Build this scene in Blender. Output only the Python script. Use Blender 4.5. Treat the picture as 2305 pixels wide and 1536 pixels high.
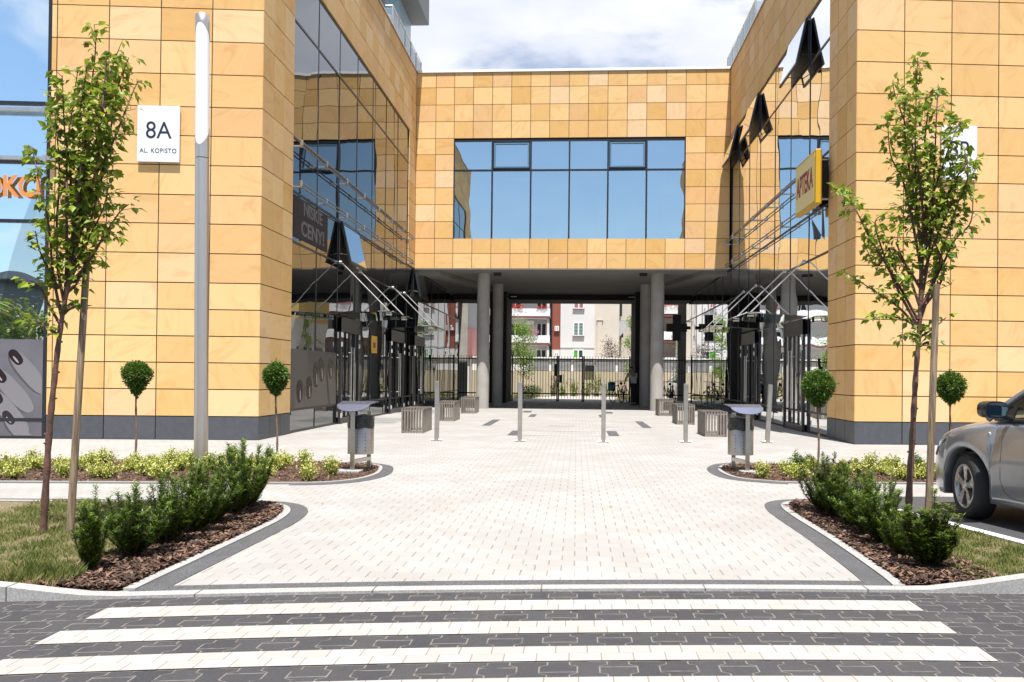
import bpy, bmesh, math, random
import numpy as np
from mathutils import Vector, Matrix, noise
random.seed(7)
S = bpy.context.scene
for o in list(bpy.data.objects): bpy.data.objects.remove(o)
C = S.collection
R = math.radians
# ---------------- camera ----------------
F, YAW, PIT, ROL, CY, H = 2025.49, .0716, .0094, .0109, 826.1, 1.3
cam = bpy.data.objects.new('camera', bpy.data.cameras.new('camera')); C.objects.link(cam); S.camera = cam
rot = Matrix.Rotation(YAW, 3, 'Z') @ Matrix.Rotation(math.pi/2+PIT, 3, 'X') @ Matrix.Rotation(ROL, 3, 'Z')
cam.matrix_world = Matrix.Translation((0, 0, H)) @ rot.to_4x4()
cam.data.sensor_width = 36; cam.data.lens = F*36/2305; cam.data.shift_y = (CY-768)/2305
cam.data.clip_start = .05; cam.data.clip_end = 3000
def ray(px, py): return rot @ Vector(((px-1152.5)/F, -(py-CY)/F, -1))
def G(px, py, z=0):                      # point of the ground seen at a photo pixel
    d = ray(px, py); t = (z-H)/d.z; return Vector((d.x*t, d.y*t, z))
def atY(px, py, Y): d = ray(px, py); t = Y/d.y; return Vector((d.x*t, Y, H+d.z*t))
# ---------------- light ----------------
SUN = Vector((.055, -.37, 1)).normalized()
sl = bpy.data.lights.new('sun', 'SUN'); sl.energy = 5.0; sl.angle = R(.5); sl.color = (1, .955, .90)
so = bpy.data.objects.new('sun', sl); C.objects.link(so); so.rotation_euler = SUN.to_track_quat('Z', 'Y').to_euler()
W = bpy.data.worlds.new('World'); S.world = W; W.use_nodes = True
wn = W.node_tree; wn.nodes.clear()
def wN(t, **k):
    n = wn.nodes.new(t)
    for a, v in k.items(): setattr(n, a, v)
    return n
sky = wN('ShaderNodeTexSky', sky_type='NISHITA', sun_disc=False)
sky.sun_elevation = math.asin(SUN.z); sky.sun_rotation = math.atan2(SUN.x, SUN.y); sky.air_density = 1.0; sky.dust_density = .6; sky.ozone_density = 2.0
tc = wN('ShaderNodeTexCoord'); sep = wN('ShaderNodeSeparateXYZ'); wn.links.new(tc.outputs['Generated'], sep.inputs[0])
ns = wN('ShaderNodeTexNoise'); ns.inputs['Scale'].default_value = 3.2; ns.inputs['Detail'].default_value = 9; ns.inputs['Roughness'].default_value = .55; ns.inputs['Distortion'].default_value = .3
mp = wN('ShaderNodeMapping'); mp.inputs['Scale'].default_value = (1, 1, 2.2); mp.inputs['Location'].default_value = (.35, .1, .2)
wn.links.new(tc.outputs['Generated'], mp.inputs[0]); wn.links.new(mp.outputs[0], ns.inputs['Vector'])
# more cloud ahead (+Y) than behind
ma = wN('ShaderNodeMath', operation='MULTIPLY_ADD'); ma.inputs[1].default_value = .13; wn.links.new(sep.outputs['Y'], ma.inputs[0]); wn.links.new(ns.outputs['Fac'], ma.inputs[2])
rp = wN('ShaderNodeMapRange'); rp.inputs['From Min'].default_value = .43; rp.inputs['From Max'].default_value = .57; wn.links.new(ma.outputs[0], rp.inputs['Value'])
rp.interpolation_type = 'SMOOTHSTEP'
mx = wN('ShaderNodeMix', data_type='RGBA'); wn.links.new(rp.outputs[0], mx.inputs[0]); wn.links.new(sky.outputs[0], mx.inputs[6])
n2 = wN('ShaderNodeTexNoise'); n2.inputs['Scale'].default_value = 4.5; n2.inputs['Detail'].default_value = 6; wn.links.new(mp.outputs[0], n2.inputs['Vector'])
cr = wN('ShaderNodeMix', data_type='RGBA'); cr.inputs[6].default_value = (5.3, 5.6, 6.5, 1); cr.inputs[7].default_value = (6.9, 7.0, 7.2, 1)
r2 = wN('ShaderNodeMapRange'); r2.inputs['From Min'].default_value = .38; r2.inputs['From Max'].default_value = .58; wn.links.new(n2.outputs['Fac'], r2.inputs[0]); wn.links.new(r2.outputs[0], cr.inputs[0])
wn.links.new(cr.outputs[2], mx.inputs[7])
bg = wN('ShaderNodeBackground'); bg.inputs[1].default_value = .085; wn.links.new(mx.outputs[2], bg.inputs[0])
wo = wN('ShaderNodeOutputWorld'); wn.links.new(bg.outputs[0], wo.inputs[0])
S.view_settings.view_transform = 'Standard'; S.view_settings.look = 'None'; S.view_settings.exposure = .86; S.view_settings.gamma = 1
S.view_settings.use_curve_mapping = False
S.render.engine = 'CYCLES'; S.cycles.max_bounces = 10; S.cycles.transparent_max_bounces = 16

# ---------------- materials ----------------
class NT:
    def __init__(s, name):
        s.m = bpy.data.materials.new(name); s.m.use_nodes = True; s.t = s.m.node_tree
        s.b = s.t.nodes['Principled BSDF']; s.out = s.t.nodes['Material Output']
    def n(s, t, ins=None, **k):
        x = s.t.nodes.new('ShaderNode'+t)
        for a, v in k.items(): setattr(x, a, v)
        for a, v in (ins or {}).items(): s.put(x.inputs[a], v)
        return x
    def put(s, sock, v):
        if isinstance(v, bpy.types.NodeSocket): s.t.links.new(v, sock)
        elif isinstance(v, bpy.types.Node): s.t.links.new(v.outputs[0], sock)
        else: sock.default_value = v
    def M(s, op, a, b=0.0, c=0.0):
        x = s.t.nodes.new('ShaderNodeMath'); x.operation = op
        s.put(x.inputs[0], a); s.put(x.inputs[1], b); s.put(x.inputs[2], c); return x.outputs[0]
    def mix(s, f, a, b):
        x = s.t.nodes.new('ShaderNodeMix'); x.data_type = 'RGBA'; s.put(x.inputs[0], f)
        s.put(x.inputs[6], a if not isinstance(a, tuple) else (*a, 1)[:4]); s.put(x.inputs[7], b if not isinstance(b, tuple) else (*b, 1)[:4]); return x.outputs[2]
    def sm(s, v, a, b): return s.n('MapRange', {0: v, 1: a, 2: b}, interpolation_type='SMOOTHSTEP').outputs[0]
    def noise(s, scale, detail=4, rough=.5, vec=None, dist=0):
        x = s.n('TexNoise', {'Scale': scale, 'Detail': detail, 'Roughness': rough, 'Distortion': dist})
        if vec is not None: s.put(x.inputs['Vector'], vec)
        return x.outputs['Fac']
    def set(s, **k):
        for a, v in k.items():
            nm = {'col': 'Base Color', 'rough': 'Roughness', 'metal': 'Metallic', 'ior': 'IOR', 'spec': 'Specular IOR Level', 'coat': 'Coat Weight', 'normal': 'Normal'}[a]
            if isinstance(v, tuple) and len(v) == 3: v = (*v, 1)
            s.put(s.b.inputs[nm], v)
        return s
    def bump(s, h, strength=.3, dist=.01):
        s.put(s.b.inputs['Normal'], s.n('Bump', {'Height': h, 'Strength': strength, 'Distance': dist}).outputs[0])
    def geo(s): return s.n('NewGeometry').outputs['Position']
    def obj(s): return s.n('TexCoord').outputs['Object']
    def rnd(s): return s.n('Attribute', attribute_name='rnd').outputs['Fac']
def simple(name, col, rough=.5, metal=0, var=.0, vs=8, bump=0, coat=0, **k):
    m = NT(name); c = (*col, 1)
    if var:
        f = m.noise(vs, 5, .6, m.obj())
        c = m.mix(m.sm(f, .3, .7), tuple(x*(1-var) for x in col), tuple(min(1, x*(1+var)) for x in col))
    m.set(col=c, rough=rough, metal=metal, coat=coat)
    if bump: m.bump(m.noise(vs*4, 6, .6, m.obj()), bump, .01)
    return m.m
def stone_mat(name='golden_sandstone', K=.4):
    m = NT(name); r = m.rnd(); p = m.geo()
    off = m.n('CombineXYZ', {0: m.M('MULTIPLY', r, 57.), 1: m.M('MULTIPLY', r, 31.), 2: m.M('MULTIPLY', r, 83.)}).outputs[0]
    v = m.n('VectorMath', {0: p, 1: off}, operation='ADD').outputs[0]
    rt = m.n('VectorRotate', {'Vector': v, 'Axis': (0, 1, 0), 'Angle': m.M('MULTIPLY', r, 5.)}).outputs[0]
    st = m.n('Mapping', {'Vector': rt, 'Scale': (1, 1, 3.2)}).outputs[0]
    w = m.noise(1.3, 6, .55, st, 1.4); fine = m.noise(40, 4, .6, v)
    r2 = m.M('FRACT', m.M('MULTIPLY', r, 7.31))
    a = m.mix(r2, (.64, .39, .15), (.74, .505, .235))
    q1 = m.M('FRACT', m.M('MULTIPLY', r, 29.3))
    a = m.mix(m.M('MULTIPLY', m.M('LESS_THAN', q1, .2), .8*K), a, (.60, .35, .105))
    a = m.mix(m.M('MULTIPLY', m.M('GREATER_THAN', q1, .915), .75*K), a, (.76, .60, .43))
    a = m.mix(m.M('MULTIPLY', m.M('LESS_THAN', m.M('ABSOLUTE', m.M('SUBTRACT', q1, .5)), .06), .8*K), a, (.72, .41, .20))
    pk = m.M('GREATER_THAN', m.M('FRACT', m.M('MULTIPLY', r, 13.7)), .82)
    a = m.mix(m.M('MULTIPLY', pk, .2+.3*K), a, (.64, .40, .23))
    b = m.mix(m.M('MULTIPLY', m.sm(w, .48, .75), .34), a, (.47, .22, .05))
    b = m.mix(m.M('MULTIPLY', m.sm(w, .42, .3), .32), b, (.74, .50, .25))
    b = m.mix(m.M('MULTIPLY', fine, .18), b, (.4, .24, .1))
    m.set(col=b, rough=.75, spec=.25); m.bump(fine, .15, .004); return m.m
STONE = stone_mat(); STONEB = stone_mat('mixed_golden_sandstone', .62)
def plinth_mat():
    m = NT('dark_slate_plinth'); f = m.noise(9, 6, .65, m.geo()); r = m.rnd()
    m.set(col=m.mix(m.M('MULTIPLY', m.sm(f, .3, .75), .4), m.mix(r, (.052, .056, .066), (.066, .071, .082)), (.10, .105, .115)), rough=.5); return m.m
PLINTH = plinth_mat()
JOINT = simple('dark_joint', (.03, .024, .018), .9)
def paving_mat():
    m = NT('pale_block_paving'); p = m.geo(); s = m.n('SeparateXYZ', {0: p})
    x, y = s.outputs[0], s.outputs[1]
    row = m.M('FLOOR', m.M('DIVIDE', y, .172)); fy = m.M('FRACT', m.M('DIVIDE', y, .172))
    ux = m.M('ADD', m.M('DIVIDE', x, .178), m.M('MULTIPLY', m.M('MODULO', m.M('ABSOLUTE', row), 2), .5)); fx = m.M('FRACT', ux); cx = m.M('FLOOR', ux)
    wnz = m.n('TexWhiteNoise', {'Vector': m.n('CombineXYZ', {0: cx, 1: row}).outputs[0]}, noise_dimensions='3D').outputs[0]
    dx = m.M('MINIMUM', fx, m.M('SUBTRACT', 1, fx)); dy = m.M('MINIMUM', fy, m.M('SUBTRACT', 1, fy))
    jx = m.M('MULTIPLY', m.M('LESS_THAN', dx, .026), m.M('ADD', .35, m.M('MULTIPLY', wnz, .65)))
    jy = m.M('MULTIPLY', m.M('LESS_THAN', dy, .022), m.M('MULTIPLY', wnz, .16))
    j = m.M('MAXIMUM', jx, jy)
    big = m.noise(.8, 5, .6, p); fine = m.noise(60, 3, .6, p)
    base = m.mix(m.sm(big, .35, .7), (.292, .286, .275), (.345, .339, .328))
    base = m.mix(m.M('MULTIPLY', wnz, .3), base, (.24, .222, .195))
    st = m.M('MAXIMUM', m.sm(m.noise(1.1, 6, .7, p, .8), .56, .74), m.M('MULTIPLY', m.sm(m.noise(9, 5, .75, p), .62, .7), .6))
    base = m.mix(m.M('MULTIPLY', st, .45), base, (.30, .235, .18))
    base = m.mix(m.M('MULTIPLY', fine, .15), base, (.34, .32, .3))
    m.set(col=m.mix(j, base, (.17, .14, .11)), rough=.85, spec=.2)
    m.bump(m.M('SUBTRACT', fine, m.M('MULTIPLY', j, 2)), .25, .004); return m.m
PAVE = paving_mat()
# crosswalk frame: distance from the kerb curve
def cy_(x):
    if x < -2.8: return cy_(-2.8)+(x+2.8)*.2
    if x > 2.1: return cy_(2.1)+(x-2.1)*.07
    return 5.7486+.139*x-.0187*x*x
def paver_mat(dark=True):
    m = NT('dark_interlocking_pavers' if dark else 'white_crossing_blocks'); uv = m.n('UVMap').outputs[0]; s = m.n('SeparateXYZ', {0: uv})
    x, y = s.outputs[0], s.outputs[1]; p = m.geo()
    if dark:
        hh, w = .225, .135
        vy = m.M('DIVIDE', y, hh); row = m.M('FLOOR', vy); v = m.M('FRACT', vy)
        dv = m.M('ABSOLUTE', m.M('SUBTRACT', v, .5))
        trap = m.M('SUBTRACT', m.M('MULTIPLY', m.n('MapRange', {0: dv, 1: .30, 2: .20}).outputs[0], 2.0), 1.0)
        u = m.M('ADD', m.M('DIVIDE', x, w), m.M('MULTIPLY', m.M('MODULO', m.M('ABSOLUTE', row), 2), .37))
        k = m.M('ROUND', u); sg = m.M('SUBTRACT', 1, m.M('MULTIPLY', m.M('MODULO', m.M('ABSOLUTE', k), 2), 2))
        d = m.M('SUBTRACT', m.M('SUBTRACT', u, k), m.M('MULTIPLY', m.M('MULTIPLY', sg, trap), .13))
        j1 = m.M('LESS_THAN', m.M('ABSOLUTE', d), .026)
        cell = m.M('ADD', k, m.M('GREATER_THAN', d, 0)); par = m.M('MODULO', m.M('ABSOLUTE', cell), 2)
        alt = m.M('GREATER_THAN', m.M('MODULO', m.M('ABSOLUTE', m.M('ADD', cell, m.M('MULTIPLY', row, 2))), 4), 1.5)
        j2 = m.M('MULTIPLY', m.M('LESS_THAN', m.M('ABSOLUTE', m.M('SUBTRACT', v, m.M('ADD', .36, m.M('MULTIPLY', alt, .29)))), .018), m.M('LESS_THAN', par, .5))
        j3 = m.M('LESS_THAN', m.M('MINIMUM', v, m.M('SUBTRACT', 1, v)), .018)
        wn_ = m.n('TexWhiteNoise', {'Vector': m.n('CombineXYZ', {0: cell, 1: row}).outputs[0]}, noise_dimensions='3D').outputs[0]
        j = m.M('MAXIMUM', j1, m.M('MAXIMUM', j2, j3))
        fine = m.noise(90, 4, .65, p); big = m.noise(2.5, 5, .6, p)
        base = m.mix(wn_, (.036, .036, .040), (.050, .049, .053))
        base = m.mix(m.M('MULTIPLY', m.sm(big, .4, .75), .35), base, (.075, .07, .067))
        base = m.mix(m.M('MULTIPLY', m.sm(fine, .52, .72), .3), base, (.12, .115, .11))
        jf = m.M('MULTIPLY', j, m.sm(m.noise(7, 4, .7, p), .3, .55))
        m.set(col=m.mix(m.M('MULTIPLY', jf, .66), base, (.235, .215, .185)), rough=.8, spec=.3); m.bump(m.M('SUBTRACT', fine, m.M('MULTIPLY', j, 1.5)), .3, .003)
    else:
        hh, w = .1125, .15
        vy = m.M('DIVIDE', y, hh); row = m.M('FLOOR', vy); v = m.M('FRACT', vy)
        u = m.M('ADD', m.M('DIVIDE', x, w), m.M('MULTIPLY', row, .43)); fx = m.M('FRACT', u)
        dx = m.M('MINIMUM', fx, m.M('SUBTRACT', 1, fx)); dy = m.M('MINIMUM', v, m.M('SUBTRACT', 1, v))
        j = m.M('MAXIMUM', m.M('MULTIPLY', m.M('LESS_THAN', dx, .022), .9), m.M('MULTIPLY', m.M('LESS_THAN', dy, .025), .5))
        wn_ = m.n('TexWhiteNoise', {'Vector': m.n('CombineXYZ', {0: m.M('FLOOR', u), 1: row}).outputs[0]}, noise_dimensions='3D').outputs[0]
        fine = m.noise(80, 4, .65, p)
        base = m.mix(wn_, (.31, .294, .276), (.365, .350, .330)); base = m.mix(m.M('MULTIPLY', m.sm(fine, .5, .75), .3), base, (.34, .3, .27))
        base = m.mix(m.M('MULTIPLY', m.sm(m.noise(3, 5, .7, p), .55, .8), .35), base, (.34, .29, .24))
        m.set(col=m.mix(j, base, (.2, .17, .14)), rough=.85, spec=.2); m.bump(m.M('SUBTRACT', fine, m.M('MULTIPLY', j, 1.5)), .3, .003)
    return m.m
PAVER = paver_mat(True); WBLOCK = paver_mat(False)
def speckle(name, a, b, sc=160, thr=(.42, .62)):
    m = NT(name); p = m.geo(); f = m.noise(sc, 3, .7, p); g = m.noise(3, 4, .6, p)
    m.set(col=m.mix(m.M('MULTIPLY', m.sm(g, .3, .8), .3), m.mix(m.sm(f, *thr), a, b), tuple(x*.7 for x in a)), rough=.8); m.bump(f, .3, .004); return m.m
GRANITE = speckle('dark_speckled_granite', (.03, .031, .034), (.15, .15, .155))
KERB = speckle('pale_kerb_concrete', (.27, .265, .255), (.39, .38, .365), 90)
ASPHALT = speckle('asphalt', (.035, .036, .04), (.07, .07, .075), 120)
CONC = simple('smooth_concrete', (.36, .34, .31), .8, var=.12, vs=1.5, bump=.1)
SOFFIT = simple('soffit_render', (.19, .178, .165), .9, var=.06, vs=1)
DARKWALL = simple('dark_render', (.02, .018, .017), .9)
MULCH = speckle('bark_mulch', (.035, .018, .012), (.16, .085, .05), 60, (.35, .65))
SOIL = speckle('lawn_soil', (.085, .075, .035), (.20, .16, .085), 40, (.35, .65))
def chip_mat():
    m = NT('bark_chips'); r = m.rnd(); m.set(col=m.mix(m.sm(r, .2, 1.), (.035, .017, .010), (.21, .12, .075)), rough=.85)
    return m.m
CHIP = chip_mat()
def leaf_mat(name, a, b, c=None, tr=.35, rough=.45):
    m = NT(name); r = m.rnd(); col = m.mix(r, a, b)
    if c: col = m.mix(m.M('GREATER_THAN', r, .86), col, c)
    m.set(col=col, rough=rough, spec=.4)
    t = m.n('BsdfTranslucent', {'Color': m.mix(.5, col, (.22, .32, .03))}); ms = m.n('MixShader', {0: tr, 1: m.b.outputs[0], 2: t.outputs[0]})
    m.t.links.new(ms.outputs[0], m.out.inputs[0]); return m.m
PEAR = leaf_mat('pear_leaf', (.07, .14, .010), (.38, .43, .04), (.22, .11, .03))
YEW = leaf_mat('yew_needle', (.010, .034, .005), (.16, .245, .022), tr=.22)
GOLD = leaf_mat('variegated_leaf', (.12, .20, .02), (.62, .60, .13), (.68, .66, .30), tr=.2)
TOPI = leaf_mat('privet_leaf', (.025, .07, .008), (.09, .18, .015), tr=.2)
GRASS = leaf_mat('grass_blade', (.07, .11, .018), (.27, .235, .085), (.34, .26, .13), tr=.3, rough=.6)
LIME = leaf_mat('lime_leaf', (.12, .24, .02), (.32, .46, .06), tr=.45)
PURPLE = leaf_mat('plum_leaf', (.035, .014, .014), (.10, .035, .03), tr=.2)
BARK = simple('cherry_bark', (.115, .058, .040), .6, var=.35, vs=14, bump=.6)
TWIG = simple('dark_twig', (.085, .038, .024), .7, var=.3, vs=20)
GREYBARK = simple('grey_bark', (.17, .115, .08), .85, var=.3, vs=25, bump=.5)
def stake_mat():
    m = NT('weathered_pine'); p = m.obj(); v = m.n('Mapping', {'Vector': p, 'Scale': (30, 30, 2.)}).outputs[0]; f = m.noise(1.5, 6, .6, v, .6)
    k = m.noise(2.3, 2, .5, p)
    m.set(col=m.mix(m.M('MULTIPLY', m.sm(k, .58, .66), .5), m.mix(m.sm(f, .35, .68), (.12, .085, .055), (.32, .235, .15)), (.08, .055, .035)), rough=.85); m.bump(f, .5, .01); return m.m
STAKE = stake_mat()
STEEL = simple('brushed_stainless', (.50, .46, .42), .32, 1, var=.1, vs=6)
RAILM = simple('dull_rail_metal', (.26, .25, .24), .5, 1)
STEEL2 = simple('satin_stainless', (.6, .57, .53), .38, 1, var=.12, vs=3)
PLATE = simple('sky_tinted_steel_plate', (.45, .51, .72), .3, 1)  # blue of the reflected sky is put into the steel's base colour
ALU = simple('grey_painted_metal', (.58, .53, .49), .36, .92)
WHITEACR = simple('opal_acrylic', (.80, .80, .82), .6)
BENCHM = simple('bench_slat', (.27, .235, .20), .45, .4, var=.15, vs=5)
BLACK = simple('black_bag', (.012, .012, .015), .22, bump=.8, vs=5)
FRAME = simple('dark_window_frame', (.014, .015, .019), .4)
IRON = simple('black_iron', (.012, .012, .013), .5)
WHITE = simple('white_paint', (.76, .76, .75), .6)
FLASH = simple('white_flashing', (.82, .82, .8), .5)
SIGNW = simple('white_sign_face', (.70, .72, .74), .35)
INK = simple('dark_blue_ink', (.01, .012, .03), .5)
YEL = simple('yellow_case', (.55, .32, .012), .4); YELF = simple('yellow_sign_face', (.74, .60, .22), .4)
RED = simple('dark_red_letter', (.26, .012, .03), .5)
ORANGE = simple('orange_letter', (.62, .22, .05), .5)
MARK = simple('road_marking_paint', (.66, .66, .65), .8, var=.1)
def glass_mat(name, refl, under, ior, base_fac, see=.0, wav=.02, scale=.7):
    m = NT(name); p = m.geo()
    g = m.n('BsdfGlossy', {'Color': (*refl, 1), 'Roughness': 0.004})
    h = m.noise(scale, 1, .4, p); b = m.n('Bump', {'Height': h, 'Strength': 1.0, 'Distance': wav}).outputs[0]; m.put(g.inputs['Normal'], b)
    d = m.n('BsdfDiffuse', {'Color': (*under, 1)})
    if see:
        t = m.n('BsdfTransparent', {'Color': (*see[:3], 1)}); d = m.n('MixShader', {0: see[3], 1: d.outputs[0], 2: t.outputs[0]})
    fr = m.n('Fresnel', {'IOR': ior}).outputs[0]
    f = m.M('MAXIMUM', fr, base_fac)
    ms = m.n('MixShader', {0: f, 1: d.outputs[0], 2: g.outputs[0]}); m.t.links.new(ms.outputs[0], m.out.inputs[0]); return m.m
GSASH = glass_mat('open_sash_glazing', (.95, .98, 1.0), (.01, .012, .014), 2.3, .75, wav=.002)
GSIDE = glass_mat('dark_mirror_glazing', (.93, .95, .97), (.004, .005, .006), 2.7, .12, wav=.012, scale=.55)
GFRONT = glass_mat('blue_coated_glazing', (.84, .96, 1.0), (.04, .10, .17), 2.2, .70, see=(.92, .96, 1, .97), wav=.010)
GCLEAR = glass_mat('clear_canopy_glass', (.9, .95, .95), (.05, .07, .065), 1.5, .06, see=(.93, .96, .95, .95), wav=.0)
GRAIL = glass_mat('balustrade_glass', (.85, .92, .95), (.5, .6, .62), 1.5, .12, see=(.86, .93, .93, .75), wav=.0)

# ---------------- mesh builder ----------------
class MB:
    def __init__(s): s.v = []; s.f = []; s.r = []; s.m = []; s.uv = {}
    def face(s, idx, r=0, m=0): s.f.append(tuple(idx)); s.r.append(r); s.m.append(m)
    def poly(s, pts, r=0, m=0):
        n = len(s.v); s.v += [tuple(p) for p in pts]; s.face(range(n, n+len(pts)), r, m)
    def box(s, a, b, r=0, m=0, M4=None):
        x0, y0, z0 = a; x1, y1, z1 = b
        P = [(x0,y0,z0),(x1,y0,z0),(x1,y1,z0),(x0,y1,z0),(x0,y0,z1),(x1,y0,z1),(x1,y1,z1),(x0,y1,z1)]
        if M4 is not None: P = [tuple(M4 @ Vector(p)) for p in P]
        n = len(s.v); s.v += P
        for q in ((0,3,2,1),(4,5,6,7),(0,1,5,4),(1,2,6,5),(2,3,7,6),(3,0,4,7)): s.face([n+i for i in q], r, m)
        return s
    def tube(s, pts, rad, seg=8, cap=True, m=0, r=0):
        pts = [Vector(p) for p in pts]; n = len(pts)
        rr = rad if isinstance(rad, (list, tuple)) else [rad]*n
        base = len(s.v); up = None
        for i, p in enumerate(pts):
            d = (pts[min(i+1, n-1)]-pts[max(i-1, 0)]).normalized()
            if up is None: up = Vector((0, 0, 1)) if abs(d.z) < .9 else Vector((1, 0, 0))
            a = d.cross(up).normalized(); b = d.cross(a).normalized(); up = -b if False else up
            for k in range(seg):
                t = 2*math.pi*k/seg; s.v.append(tuple(p+(a*math.cos(t)+b*math.sin(t))*rr[i]))
        for i in range(n-1):
            for k in range(seg):
                k2 = (k+1) % seg; s.face((base+i*seg+k, base+i*seg+k2, base+(i+1)*seg+k2, base+(i+1)*seg+k), r, m)
        if cap:
            s.poly([s.v[base+k] for k in reversed(range(seg))], r, m); s.poly([s.v[base+(n-1)*seg+k] for k in range(seg)], r, m)
        return s
    def lathe(s, prof, c=(0, 0, 0), seg=24, m=0):      # prof: (radius, z)
        base = len(s.v)
        for rr, z in prof:
            for k in range(seg):
                t = 2*math.pi*k/seg; s.v.append((c[0]+rr*math.cos(t), c[1]+rr*math.sin(t), c[2]+z))
        for i in range(len(prof)-1):
            for k in range(seg):
                k2 = (k+1) % seg; s.face((base+i*seg+k, base+i*seg+k2, base+(i+1)*seg+k2, base+(i+1)*seg+k), 0, m)
        e = base+(len(prof)-1)*seg; s.poly([s.v[base+k] for k in reversed(range(seg))], 0, m); s.poly([s.v[e+k] for k in range(seg)], 0, m)
        return s
    def build(s, name, mat, parent=None, smooth=False, bevel=0, loc=None):
        me = bpy.data.meshes.new(name); me.from_pydata(s.v, [], s.f)
        mats = mat if isinstance(mat, (list, tuple)) else [mat]
        for x in mats: me.materials.append(x)
        at = me.attributes.new('rnd', 'FLOAT', 'FACE'); at.data.foreach_set('value', [float(x) for x in s.r])
        if len(mats) > 1: me.polygons.foreach_set('material_index', s.m)
        if smooth: me.polygons.foreach_set('use_smooth', [len(p.vertices) < 5 for p in me.polygons])
        me.update()
        o = bpy.data.objects.new(name, me); C.objects.link(o)
        if loc: o.location = loc
        if parent: o.parent = parent
        if bevel:
            b = o.modifiers.new('bevel', 'BEVEL'); b.width = bevel; b.segments = 2; b.limit_method = 'ANGLE'
        return o
def tag(o, label=None, cat=None, group=None, kind=None):
    for k, v in (('label', label), ('category', cat), ('group', group), ('kind', kind)):
        if v: o[k] = v
    return o
def empty(name, loc=(0, 0, 0), rz=0, label=None, cat=None, group=None):
    o = bpy.data.objects.new(name, None); C.objects.link(o); o.location = loc; o.rotation_euler = (0, 0, rz); o.empty_display_size = .2
    return tag(o, label, cat, group)
def copy_tree(o, parent=None):
    c = o.copy(); C.objects.link(c); c.parent = parent
    for ch in [x for x in o.children]: copy_tree(ch, c)
    return c
def smooth_path(pts, n=8):
    P = [Vector(p) for p in pts]; out = []
    for i in range(len(P)-1):
        a = P[max(i-1, 0)]; b = P[i]; c = P[i+1]; d = P[min(i+2, len(P)-1)]
        for k in range(n):
            t = k/n; out.append(.5*((2*b)+(c-a)*t+(2*a-5*b+4*c-d)*t*t+(3*b-a-3*c+d)*t**3))
    out.append(P[-1]); return out
def offset(pts, d):                        # to the left of travel for d>0
    out = []
    for i, p in enumerate(pts):
        t = (pts[min(i+1, len(pts)-1)]-pts[max(i-1, 0)]); t = Vector((t.x, t.y, 0)).normalized(); out.append(Vector((p.x-t.y*d, p.y+t.x*d, 0)))
    return out
def ribbon(b, A, B, z0, z1):                # closed section strip between two outlines
    n = len(A); base = len(b.v)
    for i in range(n):
        zt = z1(i) if callable(z1) else z1
        b.v += [(A[i].x, A[i].y, z0), (A[i].x, A[i].y, zt), (B[i].x, B[i].y, zt), (B[i].x, B[i].y, z0)]
    for i in range(n-1):
        q = base+i*4
        for k in range(3): b.face((q+k, q+k+4, q+k+5, q+k+1))
    b.face((base, base+1, base+2, base+3)); q = base+4*(n-1); b.face((q+3, q+2, q+1, q))
    return b
def text_obj(name, s, mat, size, origin, u, n, parent, ext=.006, sx=1.0, align='CENTER', bold=0.0, track=1.0):
    cu = bpy.data.curves.new(name, 'FONT'); cu.body = s; cu.size = size; cu.extrude = ext; cu.align_x = align; cu.align_y = 'CENTER'; cu.offset = bold; cu.space_character = track
    t = bpy.data.objects.new(name+'_tmp', cu); C.objects.link(t); dg = bpy.context.evaluated_depsgraph_get(); dg.update()
    me = bpy.data.meshes.new_from_object(t.evaluated_get(dg)); bpy.data.objects.remove(t); me.name = name
    me.materials.clear(); me.materials.append(mat)
    u = Vector(u).normalized(); n = Vector(n).normalized(); up = n.cross(u)
    M4 = Matrix(((u.x*sx, up.x, n.x, origin[0]), (u.y*sx, up.y, n.y, origin[1]), (u.z*sx, up.z, n.z, origin[2]), (0, 0, 0, 1)))
    me.transform(M4); o = bpy.data.objects.new(name, me); C.objects.link(o)
    if parent: o.parent = parent
    return o

# ---------------- ground ----------------
g = MB(); g.poly([(-600, -600, -.16), (600, -600, -.16), (600, 900, -.16), (-600, 900, -.16)]); tag(g.build('ground', ASPHALT), kind='structure')
# plaza sheet: everything beyond the kerb curve, left open where the parking bay is
b = MB(); xs = [-30, -12, -8, -6, -4.5, -3.5, -2.8]+[i*.25-2.55 for i in range(19)]+[2.3, 2.8]
for a, c in zip(xs[:-1], xs[1:]): b.poly([(a, cy_(a)-.13, 0), (c, cy_(c)-.13, 0), (c, 11, 0), (a, 11, 0)])
b.poly([(2.8, cy_(2.8)-.13, 0), (3.9, cy_(3.9)-.13, 0), (3.12, 10.2, 0), (2.8, 10.3, 0)])
b.poly([(2.8, 10.3, 0), (3.12, 10.2, 0), (9, 10.9, 0), (9, 11, 0), (2.8, 11, 0)])
b.poly([(-30, 11, 0), (30, 11, 0), (30, 49, 0), (-30, 49, 0)])
tag(b.build('plaza_paving', PAVE), kind='structure')
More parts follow.
